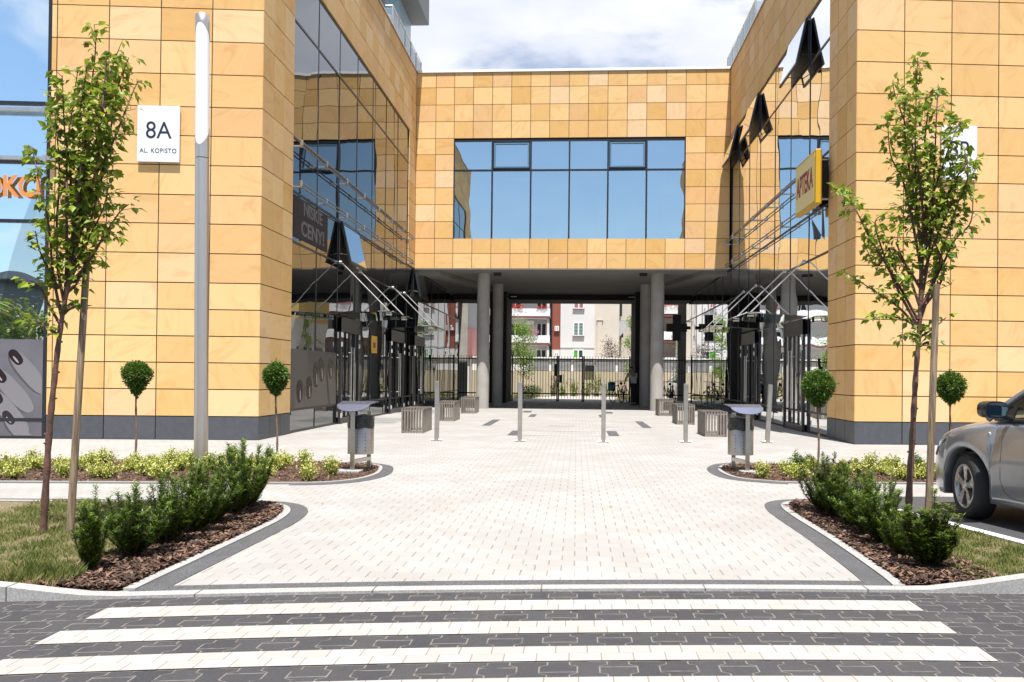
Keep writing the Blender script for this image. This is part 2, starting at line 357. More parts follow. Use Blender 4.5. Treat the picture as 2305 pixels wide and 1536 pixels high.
# road
def uvmesh(name, quads, mat, z, parent=None):
    me = bpy.data.meshes.new(name); v = []; f = []; uv = []
    for a, c, d0, d1 in quads:
        n = len(v); v += [(a, cy_(a)-d1, z), (c, cy_(c)-d1, z), (c, cy_(c)-d0, z), (a, cy_(a)-d0, z)]; f.append((n, n+1, n+2, n+3)); uv += [(a, -d1+1.38), (c, -d1+1.38), (c, -d0+1.38), (a, -d0+1.38)]
    me.from_pydata(v, [], f); l = me.uv_layers.new(name='UVMap')
    for i, t in enumerate(uv): l.data[i].uv = t
    me.materials.append(mat); o = bpy.data.objects.new(name, me); C.objects.link(o); return o
xr = [-30, -8, -5, -4, -3.2]+[i*.25-2.8 for i in range(24)]+[3.5, 5, 8, 30]
tag(uvmesh('road', [(a, c, .24, 14) for a, c in zip(xr[:-1], xr[1:])], PAVER, -.008), kind='structure')
for k, (d0, d1) in enumerate([(.48, .705), (.93, 1.155), (1.38, 1.605), (1.83, 2.055), (2.28, 2.505), (2.73, 2.955)]):
    q = [-2.56+i*(4.53/24) for i in range(25)]
    tag(uvmesh('crossing_stripe', [(a, c, d0, d1) for a, c in zip(q[:-1], q[1:])], WBLOCK, -.003), kind='structure', group='white stripes of the crossing')
# front dark strip and flush kerb
q = [Vector((-2.62+i*(4.62/24), 0, 0)) for i in range(25)]
for p in q: p.y = cy_(p.x)
b = MB(); ribbon(b, [p for p in q], [Vector((p.x, p.y-.145, 0)) for p in q], -.02, .004); tag(b.build('dark_paving_strip', GRANITE), kind='structure')
kx = [-9, -7, -5.5, -4.5, -3.9, -3.5, -3.2, -3.0]+[i*.2-2.8 for i in range(26)]+[2.5, 2.8, 3.2, 3.8, 4.6, 6, 9]
kp = [Vector((x, cy_(x), 0)) for x in kx]
def kz(i):
    x = kx[i]; e = 0
    if x < -2.6: e = min(1, (-2.6-x)/1.0)
    if x > 2.1: e = min(1, (x-2.1)/.9)
    return .008+.10*e*e*(3-2*e)
b = MB(); ribbon(b, [Vector((p.x, p.y-.145, 0)) for p in kp], [Vector((p.x, p.y-.255, 0)) for p in kp], -.1, kz); tag(b.build('kerb', KERB), kind='structure')
# planting beds: outlines of the outer dark edge
LL = smooth_path([(-2.43, 5.16, 0), (-2.43, 5.5, 0), (-2.42, 6.2, 0), (-2.41, 7.2, 0), (-2.42, 7.8, 0), (-2.50, 8.3, 0), (-2.68, 8.68, 0), (-2.96, 8.88, 0), (-3.4, 8.92, 0), (-4.5, 8.80, 0), (-6, 8.66, 0), (-9, 8.35, 0)])
RL = smooth_path([(1.83, 5.82, 0), (1.85, 6.1, 0), (1.87, 6.8, 0), (1.88, 7.6, 0), (1.87, 8.5, 0), (1.89, 9.1, 0), (1.97, 9.5, 0), (2.16, 9.76, 0), (2.46, 9.88, 0), (3.08, 9.98, 0)])
UL = smooth_path([(-9, 9.60, 0), (-6.5, 9.9, 0), (-4.6, 10.13, 0), (-3.5, 10.27, 0), (-2.95, 10.42, 0), (-2.62, 10.8, 0), (-2.50, 11.4, 0), (-2.57, 12.1, 0), (-2.74, 12.6, 0), (-3.15, 12.88, 0), (-4.16, 12.97, 0), (-6.3, 12.78, 0), (-10, 12.35, 0)])
UR = smooth_path([(9, 12.1, 0), (4.59, 11.57, 0), (2.85, 11.36, 0), (2.3, 11.5, 0), (2.02, 11.8, 0), (1.93, 12.4, 0), (1.98, 13.05, 0), (2.2, 13.65, 0), (2.53, 13.86, 0), (2.95, 13.9, 0), (5.64, 14.22, 0), (10, 14.7, 0)])
def bed(path, side, dw, kw, name, kz1=.016, fill=None):
    s = side
    e = MB(); ribbon(e, path, offset(path, s*dw), -.02, .005); tag(e.build('dark_edging', GRANITE), kind='structure')
    e = MB(); a = offset(path, s*dw); c = offset(path, s*(dw+kw)); ribbon(e, a, c, -.02, kz1); tag(e.build('bed_kerb', KERB), kind='structure')
    return c
cLL = bed(LL, 1, .16, .075, 'l'); cRL = bed(RL, -1, .16, .075, 'r')
cUL = bed(UL, 1, .05, .05, 'ul'); cUR = bed(UR, -1, .05, .05, 'ur')
b = MB(); ribbon(b, [p for p in UL if p.x > -3.4], [o_ for p, o_ in zip(UL, offset(UL, -.10)) if p.x > -3.4], -.02, .0045); tag(b.build('dark_edging', GRANITE), kind='structure')
b = MB(); ribbon(b, [p for p in UR if p.x < 2.7], [o_ for p, o_ in zip(UR, offset(UR, .10)) if p.x < 2.7], -.02, .0045); tag(b.build('dark_edging', GRANITE), kind='structure')
def in_poly(x, y, P):
    c = False; j = len(P)-1
    for i in range(len(P)):
        if (P[i].y > y) != (P[j].y > y) and x < (P[j].x-P[i].x)*(y-P[i].y)/(P[j].y-P[i].y)+P[i].x: c = not c
        j = i
    return c
ML = [p for p in cLL]+[Vector((-9, 4.0, 0)), Vector((-5, 4.92, 0)), Vector((-3.5, cy_(-3.5)-.1, 0)), Vector((-2.7, cy_(-2.7)-.1, 0))]
MR = [p for p in cRL]+[Vector((3.08, 9.1, 0)), Vector((3.28, 8.2, 0)), Vector((3.42, 7.5, 0)), Vector((3.62, 6.6, 0)), Vector((3.8, cy_(3.8)-.1, 0)), Vector((3, cy_(3)-.1, 0)), Vector((2.15, cy_(2.15)-.1, 0))]
for nm, P in (('mulch_bed', ML), ('mulch_bed', MR), ('mulch_bed', cUL), ('mulch_bed', cUR)):
    b = MB(); b.poly([(p.x, p.y, .012) for p in P]); tag(b.build(nm, MULCH), kind='structure')
def lawn_left(x, y): return x < -3.17-.06*math.sin(y*7)-(.02 if y < 6 else 0) and in_poly(x, y, ML)
def lawn_right(x, y): return x > 2.52+.05*math.sin(y*8)+max(0, (6.3-y))*.15 and in_poly(x, y, MR)
b = MB(); b.poly([(p.x, p.y, .018) for p in [Vector((-9, 8.1, 0)), Vector((-9, 4.02, 0)), Vector((-5, 4.95, 0)), Vector((-3.5, cy_(-3.5)-.09, 0)), Vector((-3.2, 5.5, 0)), Vector((-3.2, 8.55, 0)), Vector((-6, 8.35, 0))]]); tag(b.build('lawn_ground', SOIL), kind='structure')
b = MB(); b.poly([(p.x, p.y, .018) for p in [Vector((2.56, 9.6, 0)), Vector((2.58, 6.2, 0)), Vector((2.85, cy_(2.85)-.08, 0)), Vector((3.8, cy_(3.8)-.08, 0)), Vector((3.62, 6.6, 0)), Vector((3.42, 7.5, 0)), Vector((3.28, 8.2, 0)), Vector((3.08, 9.1, 0))]]); tag(b.build('lawn_ground', SOIL), kind='structure')
# parking bay
b = MB(); b.poly([(3.12, 10.2, .02-.016), (3.08, 9.1, .004), (3.28, 8.2, .004), (3.42, 7.5, .004), (3.62, 6.6, .004), (3.85, cy_(3.85)-.1, .004), (10, cy_(10)-.1, .004), (10, 11.1, .004)]); tag(b.build('parking_bay', ASPHALT), kind='structure')
b = MB(); a = Vector((3.16, 9.35, 0)); c = Vector((3.80, 6.6, 0)); w = Vector((.055, .012, 0))
b.poly([(a-w)[:2]+(.009,), (c-w)[:2]+(.009,), (c+w)[:2]+(.009,), (a+w)[:2]+(.009,)]); tag(b.build('bay_marking', MARK), kind='structure')
# scattered chips and grass
def chips(name, test, bb, n, z=.014):
    b = MB()
    while n > 0:
        x, y = random.uniform(bb[0], bb[1]), random.uniform(bb[2], bb[3]); n -= 1
        if not test(x, y): continue
        a = random.uniform(0, 6.3); L = random.uniform(.008, .032); w = random.uniform(.004, .012); t = random.uniform(-.5, .5); zz = z+random.uniform(.003, .028)
        ux, uy = math.cos(a), math.sin(a); d = Vector((ux*L, uy*L, t*L)); e = Vector((-uy*w, ux*w, random.uniform(-.4, .4)*w)); c0 = Vector((x, y, zz))
        b.poly([c0-d-e, c0+d-e*.6, c0+d+e*.7, c0-d+e], random.random()**1.5)
    return tag(b.build(name, CHIP), kind='stuff')
chips('bark_chips', lambda x, y: in_poly(x, y, ML) and x > -3.25, (-3.3, -2.6, 5.1, 8.7), 15000)
chips('bark_chips', lambda x, y: in_poly(x, y, MR) and x < 2.75, (2.0, 2.8, 5.7, 9.7), 15000)
chips('bark_chips', lambda x, y: in_poly(x, y, cUL), (-8, -2.6, 10, 12.9), 9000)
chips('bark_chips', lambda x, y: in_poly(x, y, cUR), (2.0, 6, 11.4, 14.2), 8000)
def grass(test, bb, n, tall=.034):
    b = MB()
    for _ in range(n):
        x, y = random.uniform(bb[0], bb[1]), random.uniform(bb[2], bb[3])
        if not test(x, y): continue
        d = noise.noise(Vector((x*2.2, y*2.2, 3))); e = noise.noise(Vector((x*5, y*5, 9)))
        if e < -.15 and random.random() < .75: continue
        h = tall*random.uniform(.4, 1.1)*(1+.9*max(0, e)); a = random.uniform(0, 6.3); w = .0028; lx, ly = math.cos(a)*h*random.uniform(.1, .8), math.sin(a)*h*random.uniform(.1, .8)
        px, py = -math.sin(a)*w, math.cos(a)*w
        r = min(.999, max(0, .42-.55*e+random.uniform(-.38, .45)))
        b.poly([(x-px, y-py, .016), (x+px, y+py, .016), (x+lx*.45+px*.7, y+ly*.45+py*.7, .016+h*.62), (x+lx, y+ly, .016+h)], r)
    return tag(b.build('grass', GRASS), kind='stuff')
grass(lawn_left, (-5.2, -3.1, 4.7, 8.8), 60000); grass(lawn_right, (2.5, 3.6, 5.7, 9.2), 32000)
grass(lambda x, y: in_poly(x, y, ML) and x > -3.55 and y < 5.55, (-3.6, -3.05, 5.1, 5.55), 2500, .075)
# dark inlay strips, thin joint lines and a drain ring in the plaza
b = MB()
for P in [[(-2.42, 23), (-2.2, 23), (-2.2, 26.2), (-2.42, 26.2)], [(-1.48, 19.4), (-1.25, 19.4), (-1.25, 21.1), (-1.48, 21.1)], [(.72, 19.7), (.95, 19.7), (.95, 21.5), (.72, 21.5)],
          [(1.70, 23), (1.92, 23), (1.92, 26.3), (1.70, 26.3)], [(-1.5, 28.2), (-1.3, 28.2), (-1.3, 30.2), (-1.5, 30.2)], [(.75, 28.5), (.95, 28.5), (.95, 30.4), (.75, 30.4)],
          [(-1.9, 31.6), (-1.6, 31.6), (-1.6, 33), (-1.9, 33)], [(1, 31.6), (1.3, 31.6), (1.3, 33), (1, 33)], [(-1.7, 40), (-1.4, 40), (-1.4, 41.4), (-1.7, 41.4)], [(1, 40), (1.3, 40), (1.3, 41.4), (1, 41.4)]]:
    b.poly([(x, y, .004) for x, y in P])
tag(b.build('dark_inlay', GRANITE), kind='structure')
b = MB()
for x0, x1, y in [(-2.2, 1.7, 23.05), (-2.2, 1.7, 26.15), (-1.25, .72, 19.45), (-1.25, .72, 21.1), (-1.3, .75, 28.3), (-1.3, .75, 30.2)]:
    b.poly([(x0, y, .004), (x1, y, .004), (x1, y+.035, .004), (x0, y+.035, .004)])
for k in range(9):
    t0 = R(195+k*17); t1 = t0+R(17)
    b.poly([(-.37+math.cos(t)*r_, 23.6+math.sin(t)*r_*.8, .006) for t, r_ in ((t0, .36), (t1, .36), (t1, .31), (t0, .31))])
tag(b.build('paving_joint_lines', simple('grey_joint', (.16, .14, .125), .9)), kind='structure')

# ---------------- buildings ----------------
Z = [0, .45, .967, 1.4755, 1.9835, 2.494, 3.004, 3.5677, 4.1339, 4.6875, 5.2564, 5.8196, 6.376, 7.0038, 7.6387, 8.2689, 8.9091, 9.5086, 10.1075, 10.7411, 11.3685, 12.0149, 12.5707]
XL, XR, YB, YL, YR = -6.0715, 5.5168, 33.238, 16.869, 18.33
AL = .121; ca, sa = math.cos(AL), math.sin(AL)
def panels(b, P0, u, n, scol, zrow, hole=None, gap=.0095, th=.03):
    """stone slabs: P0 ground corner, u along wall, n outward"""
    P0, u, n = Vector(P0), Vector(u), Vector(n); k = Vector((0, 0, 1))
    for s0, s1 in zip(scol[:-1], scol[1:]):
        for z0, z1 in zip(zrow[:-1], zrow[1:]):
            if hole and hole((s0+s1)/2, (z0+z1)/2): continue
            r = random.random(); a, c, d, e = s0+gap, s1-gap, z0+gap, z1-gap
            pt = lambda s, z, o: P0+u*s+k*z+n*o
            j = random.uniform(-.001, .001)
            f = [pt(a, d, j), pt(c, d, j), pt(c, e, j), pt(a, e, j)]; q = [pt(a, d, -th), pt(c, d, -th), pt(c, e, -th), pt(a, e, -th)]
            b.poly(f, r)
            for i in range(4):
                i2 = (i+1) % 4; b.poly([f[i], q[i], q[i2], f[i2]], r)
def wall_quad(b, P0, u, n, s0, s1, z0, z1, o, r=0, m=0):
    P0, u, n = Vector(P0), Vector(u), Vector(n); k = Vector((0, 0, 1))
    b.poly([P0+u*s+k*z+n*o for s, z in ((s0, z0), (s1, z0), (s1, z1), (s0, z1))], r, m)
def wbox(b, P0, u, n, s0, s1, z0, z1, o0, o1, m=0, r=0):
    P0, u, n = Vector(P0), Vector(u), Vector(n)
    M4 = Matrix(((u.x, n.x, 0, P0.x), (u.y, n.y, 0, P0.y), (0, 0, 1, 0), (0, 0, 0, 1)))
    b.box((s0, o0, z0), (s1, o1, z1), r, m, M4)
LB = empty('office_building', (XL, YL, 0), label='golden sandstone office block on the left with dark mirror glazing, numbered 8A', cat='building')
RB = empty('office_building', (XR, YR, 0), label='golden sandstone office block on the right with open awning windows, numbered 8B', cat='building')
BB = empty('link_building', (0, YB, 0), label='sandstone bridge block spanning the passage between the two office blocks', cat='building')
def par(o, p):
    o.parent = p; o.matrix_parent_inverse = p.matrix_world.inverted() if False else Matrix.Translation(-p.location); return o
# columns along front facades
fc = [.12+.975*i for i in range(0, 14)]
def side(bld, X, Y0, sgn, mul, rods, doors, name):
    """courtyard wall at X; sgn=+1 faces +X (left block), -1 faces -X"""
    P0 = (X, 0, 0); u = (0, 1, 0); n = (sgn, 0, 0); g0, g1 = mul[0], mul[-1]
    b = MB()
    cols = [Y0+i*(g0-Y0)/3 for i in range(4)]
    nrest = 18; cols2 = [g0+(YB-g0)*i/nrest for i in range(nrest+1)]
    panels(b, P0, u, n, cols, Z[1:]); panels(b, P0, u, n, cols2, Z[18:])
    if g1 < YB-.2: panels(b, P0, u, n, [g1, YB], Z[10:19])
    par(b.build('stone_wall', STONE), bld)
    b = MB(); panels(b, P0, u, n, cols, Z[:2]); par(b.build('plinth', PLINTH), bld)
    b = MB(); wbox(b, P0, u, n, Y0+.12, g0, 0, Z[-1], -.4, -.031); wbox(b, P0, u, n, g0, 50, Z[18], Z[-1]-.01, -.4, -.031); wbox(b, P0, u, n, g0, 48, 0, Z[18], -.5, -.42)
    if g1 < YB-.2: wbox(b, P0, u, n, g1, YB+.3, Z[10], Z[18], -.4, -.031)
    par(b.build('backing_wall', JOINT), bld)
    cw = par(MB().box((X-.001, g0, 0), (X+.001, g0+.01, .01)).build('curtain_wall', FRAME), bld)
    low = list(mul)
    while low[-1] < 46: low.append(low[-1]+1.87)
    low[-1] = 46.5
    # panes
    b = MB()
    def pane(s0, s1, z0, z1):
        t = [random.uniform(-.004, .004) for _ in range(4)]; P = [(s0, z0), (s1, z0), (s1, z1), (s0, z1)]
        if sgn > 0: pass
        b.poly([(X+sgn*(-.05+t[i]), P[i][0], P[i][1]) for i in range(4)])
    for s0, s1 in zip(mul[:-1], mul[1:]):
        for z0, z1 in ((Z[10], Z[12]), (Z[12], Z[16]), (Z[16], Z[18])): pane(s0, s1, z0, z1)
    for s0, s1 in zip(low[:-1], low[1:]):
        for z0, z1 in ((.02, Z[1]+.05), (Z[1]+.05, Z[8]), (Z[8], Z[10])): pane(s0, s1, z0, z1)
    gl = b.build('glass_pane', GSIDE); gl.parent = cw
    b = MB()
    for s in mul: wbox(b, P0, u, n, s-.018, s+.018, Z[8], Z[18], -.06, -.04)
    for s in low: wbox(b, P0, u, n, s-.02, s+.02, 0, Z[10], -.06, -.04)
    for z, e in ((Z[16], mul[-1]), (Z[18]-.03, mul[-1]), (Z[12], mul[-1]), (Z[8], 46.5), (Z[10]-.04, 46.5), (.03, 46.5), (Z[1]+.05, 46.5)):
        wbox(b, P0, u, n, g0, e, z-.024, z+.024, -.055, -.036)
    mo = b.build('mullion', FRAME); mo.parent = cw
    # doors
    for d0, d1 in doors:
        b = MB(); wbox(b, P0, u, n, d0, d0+.07, 0, 2.75, -.02, .05); wbox(b, P0, u, n, d1-.07, d1, 0, 2.75, -.02, .05); wbox(b, P0, u, n, d0, d1, 2.38, 2.75, -.018, .045)
        wbox(b, P0, u, n, d0+.07, d1-.07, 0, .16, -.018, .03); mid = (d0+d1)/2; wbox(b, P0, u, n, mid-.03, mid+.03, .16, 2.38, -.018, .03)
        dr = par(b.build('door', simple('door_frame', (.06, .055, .055), .35, .6)), bld)
        for e in (-.14, .14):
            h = MB(); xx = X+sgn*.11; h.tube([(xx, mid+e, .55), (xx, mid+e, 2.0)], .02, 8)
            for zz in (.7, 1.85): h.tube([(X+sgn*.03, mid+e, zz), (xx, mid+e, zz)], .012, 6)
            ho = h.build('handle', STEEL2, smooth=True); ho.parent = dr
        for yy in (d0+.03, d1-.03):
            for zz in (.22, 2.05, 2.3):
                h = MB(); wbox(h, P0, u, n, yy-.035, yy+.035, zz-.06, zz+.06, .05, .075)
                ho = h.build('hinge', simple('hinge_white', (.6, .6, .6), .3)); ho.parent = dr
    # canopies
    for r0, r1 in rods:
        b = MB(); zc = 2.78; ex = 1.45
        P = [(X+sgn*.02, r0-.45, zc+.02), (X+sgn*ex, r0-.45, zc+.10), (X+sgn*ex, r1+.45, zc+.10), (X+sgn*.02, r1+.45, zc+.02)]
        b.poly(P); b.poly([(x, y, z-.02) for x, y, z in reversed(P)])
        for i in range(4):
            i2 = (i+1) % 4; b.poly([P[i], tuple(P[i][:2])+(P[i][2]-.02,), tuple(P[i2][:2])+(P[i2][2]-.02,), P[i2]])
        cn = par(b.build('canopy', GCLEAR), bld)
        for r_ in (r0, r1):
            h = MB(); h.tube([(X+sgn*.03, r_, 4.15), (X+sgn*1.28, r_, zc+.13)], .017, 8); h.tube([(X-sgn*.02, r_, 4.15), (X+sgn*.05, r_, 4.15)], .045, 8)
            ho = h.build('tie_rod', STEEL2, smooth=True); ho.parent = cn
            h = MB(); h.box((min(X+sgn*1.0, X+sgn*1.4), r_-.02, zc+.1), (max(X+sgn*1.0, X+sgn*1.4), r_+.02, zc+.13)); h.box((min(X+sgn*1.2, X+sgn*1.36), r_-.012, zc+.02), (max(X+sgn*1.2, X+sgn*1.36), r_+.012, zc+.06))
            ho = h.build('bracket', STEEL2); ho.parent = cn
    # sign rails
    for z in (6.24, 5.37):
        b = MB(); e0, e1 = g0-.05, mul[-1]
        for dz in (0, -.09): b.tube([(X+sgn*.17, e0, z+dz), (X+sgn*.17, e1, z+dz)], .015, 8)
        rl = par(b.build('sign_rail', RAILM, smooth=True), bld)
        for s in mul:
            h = MB(); h.box((min(X-sgn*.02, X+sgn*.2), s-.035, z-.115), (max(X-sgn*.02, X+sgn*.2), s+.035, z-.085)); h.box((min(X+sgn*.15, X+sgn*.2), s-.03, z-.13), (max(X+sgn*.15, X+sgn*.2), s+.03, z+.03))
            ho = h.build('clamp', STEEL2); ho.parent = rl
def sash(bld, X, sgn, y0, y1, zt, h, ang):
    c, s_ = math.cos(ang), math.sin(ang)
    M4 = Matrix(((sgn*c, 0, sgn*-s_*-1*-1, X), (0, 1, 0, 0), (s_*1, 0, c, zt), (0, 0, 0, 1)))
    # local: x outward normal, z up (sash hangs to -h)
    def L(p): x, y, z = p; return Vector((X+sgn*(x*c-z*s_), y, zt+x*s_+z*c))
    def bx(b, a, d):
        n = len(b.v); x0, yy0, z0 = a; x1, yy1, z1 = d
        for p in [(x0,yy0,z0),(x1,yy0,z0),(x1,yy1,z0),(x0,yy1,z0),(x0,yy0,z1),(x1,yy0,z1),(x1,yy1,z1),(x0,yy1,z1)]: b.v.append(tuple(L(p)))
        for q in ((0,3,2,1),(4,5,6,7),(0,1,5,4),(1,2,6,5),(2,3,7,6),(3,0,4,7)): b.face([n+i for i in q])
    b = MB(); w = .055
    bx(b, (0, y0, -h), (.05, y1, -h+w)); bx(b, (0, y0, -w), (.05, y1, 0)); bx(b, (0, y0, -h+w), (.05, y0+w, -w)); bx(b, (0, y1-w, -h+w), (.05, y1, -w))
    fr = par(b.build('window_sash', FRAME), bld)
    b = MB(); bx(b, (.015, y0+w, -h+w), (.056, y1-w, -w)); o = b.build('pane', GSASH); o.parent = fr
    # black box stands in for the shade inside the open window
    b = MB(); b.box((min(X-sgn*.045, X-sgn*.01), y0+.02, zt-h+.03), (max(X-sgn*.045, X-sgn*.01), y1-.02, zt-.03)); o = b.build('opening_shade_block', IRON); o.parent = fr
    for yy in (y0+.05, y1-.05):
        b = MB(); b.tube([(X, yy, zt-h*.75), tuple(L((0, yy, -h*.8)))], .012, 6); o = b.build('stay_arm', IRON); o.parent = fr
mulL = [18.78]+[20.72+i*1.875 for i in range(7)]; mulL[-1] = 31.95
mulR = [20.3, 22.15, 24.05, 25.95, 28.0, 29.75, 31.55, 33.15]
side(LB, XL, YL, 1, mulL, [(22.68, 24.72), (29.28, 31.25)], [(22.7, 24.6), (28.95, 31.2), (33.2, 35.4)], 'l')
side(RB, XR, YR, -1, mulR, [(22.36, 24.39), (28.25, 30.28)], [(22.3, 24.3), (28.2, 30.5)], 'r')
sash(LB, XL, 1, 22.65, 24.4, Z[10]-.06, 1.1, R(13)); sash(LB, XL, 1, 33.1, 34.9, Z[10]-.06, 1.05, R(12))
sash(RB, XR, -1, 22.2, 24.0, Z[18]-.06, 1.16, R(12)); sash(RB, XR, -1, 28.05, 29.7, Z[18]-.06, 1.16, R(13)); sash(RB, XR, -1, 31.6, 33.1, Z[18]-.06, 1.16, R(14))
# front facades
def front(bld, P0, u, n, swidth, glazing):
    b = MB(); sc = fc_l = [0]+[.975*i for i in range(1, 20)]
    if glazing: cols = [0, .97, 1.94, 2.91, 3.88, 3.985]
    else: cols = [0]+[.97*i for i in range(1, 16)]
    panels(b, P0, u, n, cols, Z[1:]); par(b.build('stone_wall', STONE), bld)
    b = MB(); panels(b, P0, u, n, cols, Z[:2]); par(b.build('plinth', PLINTH), bld)
    b = MB(); wbox(b, P0, u, n, 0.02 if glazing else .09, cols[-1], 0, Z[-1], -.4, -.031); par(b.build('backing_wall', JOINT), bld)
UL_, NL_ = (-ca, -sa, 0), (sa, -ca, 0)
UR_, NR_ = (ca, sa, 0), (sa, -ca, 0)
front(LB, (XL, YL, 0), UL_, NL_, 0, True); front(RB, (XR, YR, 0), UR_, NR_, 0, False)
PL = (XL, YL, 0)
# far-left glazing
b = MB(); zz = [.02, .36, 1.9, 4.13, 5.256, 6.376, 8.9, 12.5]; ss = [3.985, 5.9, 7.8]
for s0, s1 in zip(ss[:-1], ss[1:]):
    for z0, z1 in zip(zz[:-1], zz[1:]): wall_quad(b, PL, UL_, NL_, s0, s1, z0, z1, -.06)
wf = MB()
for s in ss: wbox(wf, PL, UL_, NL_, s, s+.06, 0, 12.5, -.08, .0)
for z in (.02, .36, 4.13, 5.256, 6.376, 12.45): wbox(wf, PL, UL_, NL_, 3.985, 7.8, z-.03, z+.03, -.078, .012 if z < 1 else -.004)
win = par(wf.build('window', FRAME), LB)
o = b.build('glass_pane', GFRONT); o.parent = win
for z in (6.22, 5.30):
    b = MB(); wbox(b, PL, UL_, NL_, 3.85, 7.8, z-.035, z+.035, .06, .13); par(b.build('sign_rail', STEEL2), LB)
    for s in (4.02,): h = MB(); wbox(h, PL, UL_, NL_, s-.03, s+.03, z-.06, z+.06, -.02, .15); par(h.build('clamp', STEEL2), LB)
# interior behind far-left glazing
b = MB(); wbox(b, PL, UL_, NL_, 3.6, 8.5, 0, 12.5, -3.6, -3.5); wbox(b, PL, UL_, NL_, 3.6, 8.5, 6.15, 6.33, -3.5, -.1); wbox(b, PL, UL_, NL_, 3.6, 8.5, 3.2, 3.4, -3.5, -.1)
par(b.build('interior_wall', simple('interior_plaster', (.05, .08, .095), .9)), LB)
for s in (4.55, 5.15):
    q = Vector(PL)+Vector(UL_)*s+Vector(NL_)*-.5
    b = MB(); b.lathe([(.17, 6.45), (.2, 6.5), (.2, 7.15), (.17, 7.22)], (q.x, q.y, 0)); tag(b.build('lamp_shade', WHITE, smooth=True), 'white cylindrical lampshade behind the upper left window, '+('nearer the stone wall' if s < 5 else 'nearer the photo edge'), 'lampshade', 'lampshades in the upper window')
# roofs
for X0, X1, bld, Yc in ((-30, XL-.35, LB, YL+.5), (XR+.35, 30, RB, YR+.5)):
    b = MB(); s = -1 if X0 < 0 else 1
    Pc = [(XL-.05, YL+.06), (XL-.05, 50), (-22, 50), (-22, YL+.06-(22+XL)*math.tan(AL))] if s < 0 else [(XR+.05, YR+.06), (XR+.05, 50), (25, 50), (25, YR+.06+(25-XR)*math.tan(AL))]
    b.poly([(x, y, Z[-1]-.08) for x, y in Pc]); par(b.build('roof_slab', CONC), bld)
    b = MB(); e = XL if s < 0 else XR; i_ = -s  # coping along courtyard edge
    b.box((e-.22, YL if s < 0 else YR, Z[-1]), (e+.22-.17 if s < 0 else e+.22, YB+2, Z[-1]+.03)) if s < 0 else b.box((e-.05, YR, Z[-1]), (e+.22, YB+2, Z[-1]+.03))
    par(b.build('coping', ALU), bld)
    # far outer wall closing the block
    b = MB(); x_ = -22 if s < 0 else 25; b.box((x_-.2, 18, 0), (x_, 50, Z[-1]-.1)); b.box((min(x_, e-s*0), 49.8, 0), (max(x_, e), 50, Z[-1]-.1)); par(b.build('rear_wall', CONC), bld)
    # balustrade
    xx = e+s*.18 
    y = 29.6; ys = []
    while y < 35.3: ys.append(y); y += 1.1
    rl = MB(); rl.tube([(xx, ys[0], 13.62), (xx, ys[-1], 13.62)], .022, 8); rl.tube([(xx, ys[0], 13.62), (xx+s*1.2, ys[0], 13.62)], .022, 8)
    ro = par(rl.build('balustrade', STEEL2), bld)
    pm = MB()
    for y in ys:
        p_ = MB(); p_.box((xx-.02, y-.02, 12.5), (xx+.02, y+.02, 13.62)); o = p_.build('post', STEEL2); o.parent = ro
    for y0, y1 in zip(ys[:-1], ys[1:]): pm.box((xx-.012, y0+.04, 12.62), (xx, y1-.04, 13.55))
    pm.box((min(xx, xx+s*1.1), ys[0]-.006, 12.62), (max(xx, xx+s*1.1), ys[0]+.006, 13.55))
    o = pm.build('glass_panel', GRAIL); o.parent = ro
    # penthouse
    BLUEP = simple('pale_blue_cladding', (.25, .36, .42), .3)
    b = MB(); x0, x1 = (-12, XL-.32) if s < 0 else (XR+1.55, 14)
    b.box((x0, 31.2, 12.5), (x1, 33.6, 15.0)); ph = par(b.build('penthouse_wall', BLUEP), bld)
    b = MB(); ov = 5.75 if s < 0 else 0
    if s < 0: b.box((-12.4, 30.9, 14.62), (-5.75, 33.9, 15.6))
    else: b.box((XR+1.5, 31.1, 15.0), (14.4, 33.9, 15.6))
    par(b.build('penthouse_roof', simple('roof_edge', (.13, .15, .16), .6)), bld)
    b = MB()
    for k in range(3):
        xw = x1-.5-k*1.4 if s < 0 else x0+.5+k*1.4
        b.box((min(xw, xw+s*1.1), 31.15, 12.7), (max(xw, xw+s*1.1), 31.19, 14.3))
    par(b.build('penthouse_window', FRAME), bld)
    # dark rounded terrace hood
    b = MB(); cx_ = e+s*1.0; prof = [(1.0, 12.6), (1.0, 13.0), (.93, 13.5), (.72, 13.9), (.3, 14.1), (.02, 14.12)]; b.lathe(prof, (cx_+s*.02, 27.6, 0), 28); par(b.build('terrace_hood', simple('dark_brown_hood', (.03, .02, .017), .5), smooth=True), bld)
# ---------------- bridge block ----------------
bc = [XL, -5.335, -4.642]+[-4.642+i*.7122 for i in range(1, 13)]; bc = bc[:15]; bc[14] = 3.904+1.42-.71; bc.append(XR)
bc = [XL, -5.335, -4.642]+[-4.642+i*.7122 for i in range(1, 12)]+[3.904, 4.63, XR-.12, XR]
b = MB(); panels(b, (0, YB, 0), (1, 0, 0), (0, -1, 0), bc[:-2]+[XR], Z[10:], hole=lambda s, z: -4.642 < s < 3.904 and Z[12]-.1 < z < Z[18])
par(b.build('stone_wall', STONEB), BB)
b = MB(); zb = Z[10]+.004
for x0, x1, z0, z1 in ((XL, XR, zb, Z[12]-.12), (XL, XR, Z[18]-.03, Z[22]), (XL, -4.66, Z[12]-.12, Z[18]-.03), (3.92, XR, Z[12]-.12, Z[18]-.03)): b.box((x0, YB+.031, z0), (x1, YB+.35, z1))
par(b.build('backing_wall', JOINT), BB)
b = MB(); b.box((XL+.02, YB-.05, Z[22]+.003), (XR-.02, YB+.4, Z[22]+.09)); par(b.build('parapet_coping', FLASH), BB)
